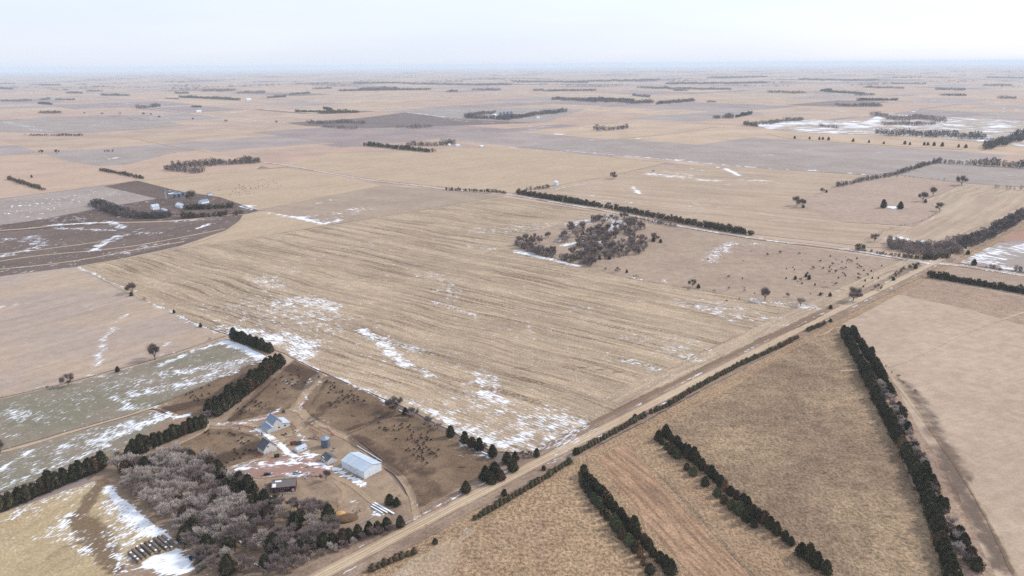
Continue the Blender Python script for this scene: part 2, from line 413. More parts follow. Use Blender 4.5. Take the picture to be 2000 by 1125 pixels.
#SNOWDATA
# the wide stubble field
for px, w, d in [
    ([(470, 648), (530, 660), (600, 672)], 14, .72), ([(590, 678), (600, 692)], 10, .8), ([(545, 655), (600, 690)], 12, .7),
    ([(430, 640), (500, 655)], 8, .6),
    ([(548, 592), (600, 585), (645, 600)], 18, .62), ([(560, 605), (640, 620)], 12, .5), ([(500, 600), (560, 640), (620, 640)], 30, .42),
    ([(515, 545), (535, 560)], 14, .5), ([(560, 525), (570, 530)], 12, .4), ([(420, 600), (480, 630)], 18, .34), ([(620, 500), (700, 480)], 25, .3),
    ([(705, 645), (740, 665), (765, 690), (790, 715)], 6, .78), ([(740, 660), (780, 675), (825, 685)], 5, .6), ([(765, 690), (800, 712), (840, 732)], 5, .66),
    ([(850, 537), (870, 550), (880, 580)], 12, .42), ([(845, 590), (900, 605), (930, 617)], 3, .72), ([(815, 535), (850, 545)], 6, .4),
    ([(935, 735), (960, 752)], 8, .6), ([(940, 768), (985, 785)], 8, .75), ([(900, 760), (930, 775)], 10, .4),
    ([(1070, 815), (1110, 830)], 13, .58), ([(1040, 830), (1090, 855)], 14, .55), ([(960, 840), (1060, 862)], 12, .46), ([(1000, 855), (1050, 872)], 9, .62),
    ([(930, 800), (1000, 830), (1100, 850)], 24, .42), ([(760, 780), (800, 790)], 6, .5), ([(880, 830), (960, 868)], 6, .66),
    ([(565, 690), (600, 712), (640, 733), (690, 752), (760, 785)], 1.7, .85), ([(800, 786), (850, 808), (900, 832), (960, 862), (1010, 880)], 3.4, .8),
    ([(152, 522), (175, 532), (210, 548), (260, 570)], 1.8, .8), ([(290, 590), (335, 610), (385, 635), (420, 648), (450, 655)], 1.7, .8),
    ([(1345, 590), (1420, 600)], 14, .45), ([(1370, 600), (1400, 606)], 9, .55), ([(1400, 612), (1440, 625)], 8, .5), ([(1440, 615), (1510, 625)], 14, .4),
    ([(1480, 588), (1580, 600)], 8, .52), ([(1215, 703), (1260, 712), (1290, 722)], 3.2, .8), ([(1310, 685), (1350, 700)], 9, .5), ([(1330, 678), (1380, 690)], 6, .4),
    ([(1120, 605), (1150, 600)], 6, .4), ([(1150, 620), (1190, 626)], 5, .4), ([(1240, 660), (1350, 670)], 10, .36), ([(1000, 640), (1060, 655)], 14, .3),
    ([(1010, 493), (1070, 505), (1130, 520)], 4, 1.0), ([(1010, 490), (1040, 497)], 8, .7), ([(940, 450), (1000, 450), (1060, 440)], 18, .42), ([(1120, 438), (1150, 432)], 14, .6),
    ([(1165, 425), (1210, 432), (1200, 450)], 13, .72), ([(1100, 480), (1150, 470), (1190, 475)], 8, .8), ([(920, 482), (960, 487)], 6, .5),
    ([(980, 800), (860, 745), (760, 700), (650, 640)], 50, .26), ([(800, 560), (1000, 600), (1250, 650)], 60, .2), ([(350, 560), (600, 600)], 60, .25),
    # pasture
    ([(1430, 475), (1400, 492), (1383, 512)], 9, .56), ([(1395, 490), (1440, 492)], 8, .4), ([(1450, 478), (1490, 476)], 5, .5), ([(1292, 545), (1305, 552)], 4, .6),
    ([(1232, 542), (1250, 546)], 3, .9), ([(1345, 562), (1370, 566)], 4, .5),
    # field to the left
    ([(250, 612), (235, 625), (215, 640)], 2.2, .72), ([(222, 640), (205, 660), (195, 690)], 4.5, .66), ([(195, 690), (190, 715)], 5, .7), ([(172, 733), (200, 735)], 2.6, .85),
    ([(320, 675), (330, 668)], 2.5, .7), ([(0, 600), (30, 595)], 6, .45), ([(170, 595), (180, 605)], 3, .6), ([(0, 745), (85, 758)], 2, .5), ([(240, 722), (290, 706)], 1.5, .8), ([(310, 695), (360, 685)], 1.5, .8),
    # winter wheat
    ([(440, 668), (480, 680), (515, 697)], 6.5, 1.0), ([(440, 668), (380, 685), (310, 715)], 3.5, .72), ([(330, 730), (430, 715), (510, 702)], 7, .58), ([(260, 770), (340, 755), (450, 725)], 7, .6),
    ([(220, 755), (290, 740)], 10, .45), ([(150, 770), (240, 740)], 12, .38), ([(225, 775), (260, 795)], 4, .7), ([(25, 805), (50, 812)], 7, .66), ([(70, 820), (130, 795)], 8, .4), ([(0, 830), (40, 800)], 9, .38),
    ([(240, 800), (300, 795), (330, 790)], 4, .55),
    # lower strip
    ([(320, 812), (280, 828), (235, 845)], 7, .78), ([(250, 830), (200, 860)], 8, .7), ([(180, 850), (130, 880)], 9, .5), ([(210, 870), (150, 895), (60, 930), (0, 950)], 4, .6), ([(60, 880), (20, 905), (0, 920)], 1.6, .9),
    ([(100, 880), (40, 925)], 9, .42), ([(345, 815), (365, 812)], 3, 1.0),
    # lower left field
    ([(210, 952), (250, 990), (292, 1028), (328, 1050)], 2.6, 1.0), ([(255, 1005), (290, 1038), (320, 1052)], 4.5, .9), ([(205, 970), (235, 1010), (250, 1040), (240, 1065)], 2.2, .7), ([(218, 962), (255, 1010), (268, 1045), (255, 1065)], 2.5, .75), ([(200, 985), (222, 1020), (228, 1050), (215, 1070)], 2.0, .6),
    ([(205, 1040), (225, 1070)], 3, .55), ([(120, 1030), (140, 1000)], 3, .8), ([(110, 1035), (135, 1050)], 5, .6), ([(155, 1060), (185, 1090)], 4, .6), ([(180, 945), (100, 975), (30, 1005)], 4, .55), ([(100, 980), (0, 1010)], 8, .42),
    ([(0, 1060), (150, 980)], 20, .27), ([(230, 1085), (245, 1110)], 4, .7),
    # bale yard
    ([(300, 1095), (330, 1105), (370, 1100)], 7, 1.0), ([(330, 1085), (360, 1110)], 6, 1.0), ([(335, 1065), (342, 1068)], 2, 1.0), ([(385, 1095), (395, 1105)], 3, .9),
    # farm yard
    ([(470, 915), (520, 908), (570, 905)], 5, .62), ([(540, 905), (600, 898)], 4, .68), ([(560, 885), (590, 890), (615, 890)], 2.5, .9), ([(430, 828), (480, 825), (520, 815), (545, 800)], 2.6, .8),
    ([(500, 840), (520, 850), (530, 855)], 2, .95), ([(545, 868), (560, 880), (575, 890)], 2.4, .95), ([(590, 862), (600, 858), (625, 880)], 1.6, .6), ([(600, 905), (635, 908), (650, 915)], 2.4, .85),
    ([(655, 890), (668, 900)], 2, .7), ([(660, 918), (690, 935), (710, 945)], 3.2, .9), ([(575, 840), (595, 855)], 2, .6), ([(620, 815), (640, 825)], 1.6, .6), ([(625, 745), (600, 775), (585, 800)], 1.4, .7),
    ([(545, 925), (585, 930), (600, 925)], 1.6, .85), ([(590, 870), (605, 895)], 1.0, .9), ([(470, 862), (500, 850)], 2.5, .6), ([(480, 925), (500, 945)], 1.6, .8), ([(530, 968), (575, 965)], 1.4, .9),
    ([(690, 980), (720, 995)], 3, .5), ([(720, 990), (740, 1005)], 3, .75), ([(530, 1030), (545, 1040)], 2, .5), ([(350, 880), (365, 890)], 2.5, .8), ([(470, 1060), (500, 1065)], 3, .4), ([(650, 1015), (660, 1020)], 2, .5),
    ([(560, 740), (600, 760)], 5, .34), ([(700, 815), (760, 790)], 2, .2), ([(905, 868), (935, 880), (965, 893)], 1.5, .9), ([(900, 880), (950, 895)], 5, .35), ([(790, 800), (815, 812)], 1.4, .9),
    # terraced dark field
    ([(0, 470), (60, 462), (75, 475)], 10, .55), ([(0, 500), (60, 488), (80, 480)], 8, .6), ([(95, 440), (160, 437), (230, 433)], 8, .72), ([(110, 445), (220, 450)], 6, .7), ([(220, 435), (240, 445)], 9, .75),
    ([(235, 460), (200, 475), (180, 490)], 9, .72), ([(250, 455), (310, 455)], 12, .42), ([(340, 432), (420, 428)], 6, .6), ([(390, 445), (410, 437)], 5, .9), ([(230, 495), (300, 480)], 16, .4), ([(0, 530), (150, 510)], 20, .3),
    ([(0, 480), (200, 500), (350, 465)], 50, .24), ([(90, 425), (150, 430)], 14, .42),
    # fields beyond
    ([(0, 420), (120, 395), (200, 380)], 45, .33), ([(20, 402), (50, 402)], 6, .7), ([(520, 415), (580, 425), (640, 438)], 4.5, .95), ([(600, 425), (660, 420), (700, 410)], 26, .42), ([(630, 436), (660, 430)], 10, .6),
    ([(760, 392), (800, 390)], 5, .6), ([(610, 400), (650, 390)], 8, .35), ([(470, 402), (495, 410)], 4, .95), ([(480, 398), (498, 406)], 3, .95),
    ([(1270, 340), (1320, 345), (1390, 352)], 16, .6), ([(1300, 335), (1350, 342)], 10, .56), ([(1450, 350), (1530, 358)], 12, .5), ([(1390, 325), (1420, 330), (1445, 343)], 4, .95), ([(1350, 328), (1370, 334)], 4, .8),
    ([(1235, 355), (1240, 368), (1255, 380)], 4, .85), ([(1150, 385), (1250, 400)], 24, .34), ([(1350, 400), (1420, 410)], 20, .34), ([(1400, 365), (1430, 360)], 10, .45),
    ([(1000, 288), (1130, 297), (1280, 310), (1440, 325), (1580, 333), (1690, 341)], 5, .9), ([(1270, 310), (1330, 312)], 8, .5), ([(1480, 302), (1560, 304)], 7, .5), ([(1770, 330), (1790, 340)], 5, .5),
    ([(1900, 510), (1960, 490), (2010, 480)], 22, .66), ([(1900, 510), (1990, 525)], 9, .6), ([(1745, 410), (1752, 404)], 5, 1.0),
    ([(1735, 468), (1760, 462), (1790, 475)], 8, .7), ([(1780, 490), (1810, 495)], 7, .7), ([(1800, 440), (1835, 420)], 4, .6), ([(1720, 478), (1745, 482)], 3, .8),
    ([(790, 219), (860, 228), (900, 236), (1000, 241)], 8, .85), ([(850, 215), (1100, 215)], 60, .34), ([(870, 280), (945, 290)], 6, .8), ([(715, 286), (780, 294), (840, 300)], 5, .8),
    ([(8, 238), (40, 243), (75, 254), (105, 256)], 12, .75), ([(220, 310), (240, 303)], 5, .8), ([(118, 313), (165, 326)], 5, .7), ([(180, 247), (200, 240)], 12, .55),
    ([(385, 316), (440, 316)], 5, .5), ([(1490, 245), (1580, 238), (1700, 245)], 60, .75), ([(1550, 250), (1650, 256)], 40, .6), ([(1720, 228), (1700, 240), (1680, 250)], 30, .8), ([(1780, 245), (1960, 248)], 50, .6),
    ([(1720, 225), (1900, 230), (2020, 240)], 60, .5), ([(1800, 255), (1900, 258)], 40, .5)]:
    snow(px, w, d)
# trodden and dark soil
for px, w, d in [
    ([(200, 940), (170, 985), (150, 1015), (165, 1045), (195, 1075), (225, 1112)], 4.5, .95), ([(150, 1010), (185, 1030), (205, 1060), (210, 1090)], 7, .7), ([(140, 1065), (100, 1085)], 4, .5),
    ([(1770, 748), (1800, 790), (1840, 860), (1885, 930)], 7, .62), ([(1840, 880), (1880, 960), (1930, 1050), (1960, 1112)], 6, .8), ([(1790, 830), (1850, 950), (1900, 1050)], 3, .4),
    ([(700, 860), (760, 900), (830, 920)], 9, .6), ([(820, 940), (850, 985)], 12, .5), ([(690, 855), (720, 880), (780, 925)], 4, .8), ([(790, 900), (850, 880)], 8, .4),
    ([(640, 790), (600, 830)], 6, .6), ([(700, 790), (740, 800), (760, 805)], 8, .55), ([(640, 745), (610, 790)], 3, .6), ([(680, 840), (760, 812)], 3, .8),
    ([(560, 715), (610, 735), (590, 755)], 9, .75), ([(450, 822), (530, 740)], 4, .8), ([(470, 815), (530, 800)], 7, .55), ([(500, 790), (560, 780)], 6, .4),
    ([(400, 905), (470, 885), (500, 870)], 8, .8), ([(420, 845), (500, 850)], 5, .55), ([(440, 890), (520, 880)], 5, .6),
    ([(330, 800), (420, 780), (480, 735)], 8, .8), ([(330, 810), (300, 800)], 4, .7),
    ([(380, 560), (470, 585), (780, 520), (990, 488)], 1.6, 0.0), ([(600, 568), (670, 551), (830, 518), (990, 487)], 2.0, .5), ([(1000, 718), (1120, 716), (1240, 730)], 2.2, .6), ([(250, 545), (420, 640)], 2.0, .45), ([(1240, 695), (1500, 625), (1600, 600)], 2.0, .25),
    ([(1050, 880), (1200, 805), (1480, 668), (1600, 612)], 3.2, .8), ([(1480, 668), (1560, 635), (1600, 615)], 4.5, .85),
    ([(640, 985), (680, 1010)], 6, .5), ([(600, 880), (650, 860)], 5, .3), ([(590, 930), (640, 960)], 7, .45), ([(450, 1050), (520, 1090)], 10, .5), ([(400, 960), (460, 1010)], 14, .4), ([(530, 1060), (560, 1110)], 8, .45),
    ([(1605, 560), (1640, 565)], 8, .45)]:
    dirt(px, w, d)
#ENDDATA

# ------------------------------------------------------------------ fields
N_SHEET = [0]
def sheet(name, poly, level, mat, step, base=0.0, label=None, smooth_edge=0.0):
    """a piece of land as a gridded sheet carrying how much snow and bare soil lies on it"""
    N_SHEET[0] += 1
    poly = np.asarray(poly, float)
    if smooth_edge:
        dense = []
        for a, b in zip(poly, np.roll(poly, -1, 0)):
            n = max(1, int(np.hypot(*(b - a)) / (step * 1.2)))
            nrm = np.array([-(b - a)[1], (b - a)[0]]) / max(np.hypot(*(b - a)), 1e-6)
            for k in range(n):
                q = a + (b - a) * k / n
                w = mnoise.noise(Vector((q[0] / 14, q[1] / 14, N_SHEET[0]))) * smooth_edge + mnoise.noise(Vector((q[0] / 60, q[1] / 60, N_SHEET[0]))) * smooth_edge
                dense.append(q + nrm * (w if k else 0))
        poly = np.array(dense)
    z = level * 0.07 + (N_SHEET[0] % 30) * 0.002
    x0, y0 = poly.min(0); x1, y1 = poly.max(0)
    pl = [tuple(p) for p in poly]
    V = []; F = []; idx = {}
    i0 = math.floor(x0 / step); i1 = math.ceil(x1 / step)
    def clip(src, ax, lim, sg):
        out = []
        if not src: return out
        a = src[-1]; da = (a[ax] - lim) * sg
        for b in src:
            db = (b[ax] - lim) * sg
            if (da >= 0) != (db >= 0):
                t = da / (da - db); out.append((a[0] + (b[0] - a[0]) * t, a[1] + (b[1] - a[1]) * t))
            if db >= 0: out.append(b)
            a, da = b, db
        return out
    def vid(i, j):
        k = (i, j)
        if k not in idx: idx[k] = len(V); V.append((i * step, j * step))
        return idx[k]
    rest = pl
    for j in range(math.floor(y0 / step), math.ceil(y1 / step)):
        ya, yb = j * step, (j + 1) * step
        band = clip(rest, 1, yb, -1); rest = clip(rest, 1, yb, 1)
        if len(band) < 3: continue
        # cells crossed by the outline within this band
        ev = set()
        for (ax_, ay_), (bx_, by_) in zip(band, band[1:] + band[:1]):
            if (ay_ <= ya + 1e-9 and by_ <= ya + 1e-9) or (ay_ >= yb - 1e-9 and by_ >= yb - 1e-9): continue
            lo, hi = min(ax_, bx_), max(ax_, bx_)
            ev.update(range(math.floor(lo / step), math.floor(hi / step) + 1))
        xm = (np.arange(i0, i1) + 0.5) * step
        ins = inside(band, xm, np.full(len(xm), (ya + yb) / 2 + 1e-4))
        for i in range(i0, i1):
            if i in ev: continue
            if ins[i - i0]: F.append((vid(i, j), vid(i + 1, j), vid(i + 1, j + 1), vid(i, j + 1)))
        for i in sorted(ev):
            lo, hi = i * step, (i + 1) * step
            c = clip(clip(band, 0, lo, 1), 0, hi, -1)
            if len(c) < 3: continue
            area = sum(c[k][0] * c[k - 1][1] - c[k - 1][0] * c[k][1] for k in range(len(c)))
            if abs(area) < 1e-4: continue
            bb = len(V); V += c; f = list(range(bb, bb + len(c)))
            F.append(tuple(f if area < 0 else f[::-1]))
    return land(name, np.array(V), F, z, mat, base, label)

def land(name, V, F, z, mat, base, label):
    me = mesh(name, np.c_[V, np.full(len(V), z)], F, [mat])
    for nm, lst, bs in (('snow', SNOW, base), ('dirt', DIRT, 0.0)):
        at = me.attributes.new(nm, 'FLOAT', 'POINT'); at.data.foreach_set('value', cover(lst, V[:, 0], V[:, 1], bs).astype(np.float32))
    o = link(name, me); tag(o, label, kind='structure')
    return o

# base ground: far patchwork of fields on the section grid
def ground_mat():
    N = NT('far_farmland')
    P = N.pos(A_DIR)
    W = N.pos()
    def cells(sx, sy, ox):
        m = N.n('ShaderNodeVectorMath', operation='MULTIPLY_ADD'); N.l(P, m.inputs[0]); m.inputs[1].default_value = (1 / sx, 1 / sy, 0); m.inputs[2].default_value = (ox, ox * 0.37, 0)
        f = N.n('ShaderNodeVectorMath', operation='FLOOR'); N.l(m.outputs[0], f.inputs[0])
        w = N.n('ShaderNodeTexWhiteNoise', noise_dimensions='2D'); N.l(f.outputs[0], w.inputs['Vector'])
        return w.outputs['Value']
    a = cells(804.7, 402.3, 0.31); b = cells(402.3, 804.7, 0.77); s = cells(804.7, 804.7, 0.31)
    v = N.mix(N.math('GREATER_THAN', s, 0.5), a, b)
    r = N.n('ShaderNodeValToRGB'); r.color_ramp.interpolation = 'CONSTANT'
    stops = [(0, (196, 170, 142)), (.2, (203, 176, 146)), (.36, (194, 167, 144)), (.5, (176, 160, 150)), (.62, (198, 172, 148)), (.76, (166, 148, 140)), (.86, (196, 166, 142)), (.95, (140, 122, 112))]
    e = r.color_ramp.elements
    while len(e) < len(stops): e.new(0.5)
    for k, (p, c) in enumerate(stops): e[k].position = p; e[k].color = col(*c)
    N.l(v, r.inputs[0])
    c = r.outputs[0]
    md = N.ramp(N.noise(W, 1 / 160.0, 4, 0.6), 0.3, 0.7, 0.87, 1.12)
    cc = N.n('ShaderNodeCombineColor')
    for i in range(3): N.l(md, cc.inputs[i])
    c = N.mix(1.0, c, cc.outputs[0], 'MULTIPLY')
    m = N.n('ShaderNodeVectorMath', operation='MULTIPLY'); N.l(P, m.inputs[0]); m.inputs[1].default_value = (1 / 140.0, 1 / 40.0, 1)
    sf = N.math('MULTIPLY', N.ramp(N.noise(m.outputs[0], 1.0, 3, 0.6), 0.66, 0.70), N.ramp(N.noise(W, 1 / 1800.0, 2), 0.48, 0.6))
    c = N.mix(sf, c, SNOW_C)
    N.l(c, N.b.inputs['Base Color'])
    return N.m
M['ground'] = ground_mat()
rings = np.r_[0.0, np.geomspace(60, 72000, 330)]
ang = np.r_[np.linspace(rad(35), rad(145), 300), np.linspace(rad(150), rad(390), 48)]
V = []; F = []
na = len(ang)
RR, AA = np.meshgrid(rings, ang, indexing='ij')
XX, YY = RR * np.cos(AA), RR * np.sin(AA)
ZZ = terrain(XX, YY) - 0.35
V = np.c_[XX.ravel(), YY.ravel(), ZZ.ravel()]
I = np.arange((len(rings) - 1) * na).reshape(len(rings) - 1, na)
F = np.stack([I, np.roll(I, -1, 1), np.roll(I, -1, 1) + na, I + na], -1).reshape(-1, 4)
F = F[:, ::-1]
gm = mesh('ground', V, F, [M['ground']], smooth=True)
tag(link('ground', gm), 'rolling patchwork of far winter farmland out to the horizon', kind='structure')

D = math.degrees(A_DIR)
M['main'] = field_mat('corn_stubble', (196, 173, 142), (186, 163, 134), (116, 94, 71), rad(143), rows=0.9, period=6.0, grain=0.38, fine=0.14, fper=2.3)
M['pasture'] = field_mat('grazed_pasture', (184, 161, 136), (174, 150, 128), (138, 114, 94), rad(50), grain=0.14, mott=0.75, gs=1.6)
M['left'] = field_mat('bean_stubble', (188, 168, 152), (197, 174, 148), (152, 132, 118), rad(54), rows=0.35, period=7.0, grain=0.12, fine=0.05)
M['wheat'] = field_mat('thin_winter_wheat', (142, 134, 112), (156, 142, 123), (114, 108, 84), rad(62), rows=0.2, period=8, grain=0.16, snow_len=6, snow_w=1.0)
M['dirtpen'] = field_mat('trodden_pen', (150, 126, 98), (124, 101, 78), (90, 71, 54), rad(20), grain=0.28, soil=(88, 69, 54), mott=1.0)
M['yard'] = field_mat('farm_yard', (172, 148, 120), (160, 136, 112), (126, 102, 84), rad(25), grain=0.15, soil=(122, 98, 80), mott=1.0, snow_len=7, snow_w=2.6)
M['redyard'] = field_mat('red_crushed_brick_yard', (172, 138, 120), (164, 130, 112), (140, 110, 94), rad(10), grain=0.1, snow_len=7, snow_w=2.4)
M['lowleft'] = field_mat('yellow_stubble', (198, 176, 134), (188, 164, 124), (140, 116, 84), rad(58), rows=0.45, period=3.6, grain=0.24, soil=(126, 104, 78), snow_len=4.5, snow_w=1.1)
M['grass1'] = field_mat('tall_golden_grass', (192, 161, 123), (182, 152, 118), (130, 102, 78), rad(70), grain=0.52, gs=1.5, tufts=0.9, mott=1.0)
M['pale'] = field_mat('bleached_grass', (196, 174, 147), (188, 160, 126), (156, 132, 108), rad(60), grain=0.3, gs=1.4, tufts=0.6, mott=0.8)
M['grass2'] = field_mat('windrowed_grass', (184, 150, 116), (172, 138, 106), (116, 88, 66), rad(108), rows=0.0, grain=0.3, gs=1.1, tufts=0.4, mott=0.8, fine=0.24, fper=3.0)
M['grass2b'] = field_mat('tan_grass_strip', (188, 158, 122), (178, 148, 114), (136, 108, 82), rad(108), grain=0.45, gs=1.3, tufts=0.8, mott=0.8)
M['grass3'] = field_mat('olive_brown_grass', (184, 157, 122), (155, 130, 103), (110, 90, 70), rad(60), grain=0.40, gs=1.45, tufts=0.9, mott=1.3)
M['right'] = field_mat('pale_stubble', (202, 178, 151), (194, 169, 143), (170, 144, 120), rad(25), grain=0.12, mott=0.7, soil=(112, 94, 80), fine=0.045, fper=3.0)
M['rough'] = field_mat('rough_pink_grass', (184, 156, 130), (173, 146, 123), (128, 104, 88), rad(20), grain=0.28, gs=1.4, tufts=0.3, mott=1.0)
M['verge'] = field_mat('roadside_grass', (170, 146, 122), (156, 132, 111), (118, 97, 80), A_DIR, grain=0.22, mott=0.9, fine=0.10, fper=1.8, soil=(140, 114, 92), snow_len=6, snow_w=0.8)
M['gravel'] = field_mat('gravel_road', (202, 177, 143), (192, 166, 134), (164, 138, 110), A_DIR, grain=0.06, mott=0.3, fine=0.10, fper=1.5, snow_len=9, snow_w=0.9)
M['rut'] = field_mat('packed_gravel', (226, 203, 170), (217, 193, 160), (186, 158, 128), A_DIR, grain=0.05, mott=0.4)
M['head'] = field_mat('headland_stubble', (197, 174, 144), (188, 165, 136), (136, 112, 88), A_DIR, rows=0.7, period=4.0, grain=0.34, fine=0.08)
M['gravel_b'] = field_mat('cross_road_gravel', (206, 186, 164), (198, 178, 156), (176, 152, 130), A_DIR + math.pi / 2, grain=0.06, mott=0.3, fine=0.10, fper=1.5, snow_len=12, snow_w=0.9)
M['track'] = field_mat('dirt_track', (184, 158, 126), (174, 148, 118), (138, 112, 88), rad(60), grain=0.14, mott=0.6, snow_len=6, snow_w=0.9)
M['terr'] = field_mat('dark_tilled_soil', (128, 110, 98), (118, 100, 88), (96, 80, 70), rad(66), rows=0.4, period=6, grain=0.2, snow_len=12, snow_w=2.6)
M['tan'] = field_mat('tan_stubble', (202, 178, 146), (196, 171, 140), (172, 146, 118), rad(45), rows=0.25, period=9, grain=0.1)
M['tan_rows'] = field_mat('tan_stubble_rows', (198, 176, 148), (191, 167, 140), (156, 132, 108), rad(46), rows=0.65, period=7, grain=0.12, snow_len=22, snow_w=4)
M['tan_rows2'] = field_mat('tan_stubble_cross_rows', (197, 173, 146), (190, 166, 138), (158, 132, 108), rad(150), rows=0.55, period=9, grain=0.12, snow_len=26, snow_w=4.5)
M['grey'] = field_mat('grey_disked_soil', (178, 164, 152), (168, 153, 141), (144, 129, 118), rad(135), rows=0.15, period=14, grain=0.08, snow_len=16, snow_w=5)
M['grey_br'] = field_mat('grey_brown_stubble', (184, 162, 138), (174, 152, 130), (150, 128, 108), rad(150), rows=0.25, period=12, grain=0.1, snow_len=16, snow_w=4)
M['pink'] = field_mat('pinkish_stubble', (206, 177, 150), (199, 169, 143), (176, 146, 122), rad(45), rows=0.2, period=14, grain=0.08)
M['ppast'] = field_mat('mauve_pasture', (190, 166, 144), (182, 157, 136), (154, 128, 112), rad(30), grain=0.1, mott=0.8)
M['brown'] = field_mat('dark_feedlot_soil', (106, 88, 78), (118, 98, 86), (84, 68, 60), rad(30), grain=0.2, snow_len=12, snow_w=4)
M['darkf'] = field_mat('dark_ploughed_soil', (134, 118, 110), (126, 110, 102), (108, 94, 88), rad(30), grain=0.08)
M['redf'] = field_mat('reddish_grass', (184, 144, 122), (174, 136, 114), (140, 104, 88), rad(30), grain=0.12)
M['quarry'] = field_mat('sand_pit_ground', (200, 182, 160), (176, 160, 146), (140, 126, 116), rad(170), grain=0.1, mott=1.0, snow_len=70, snow_w=26)

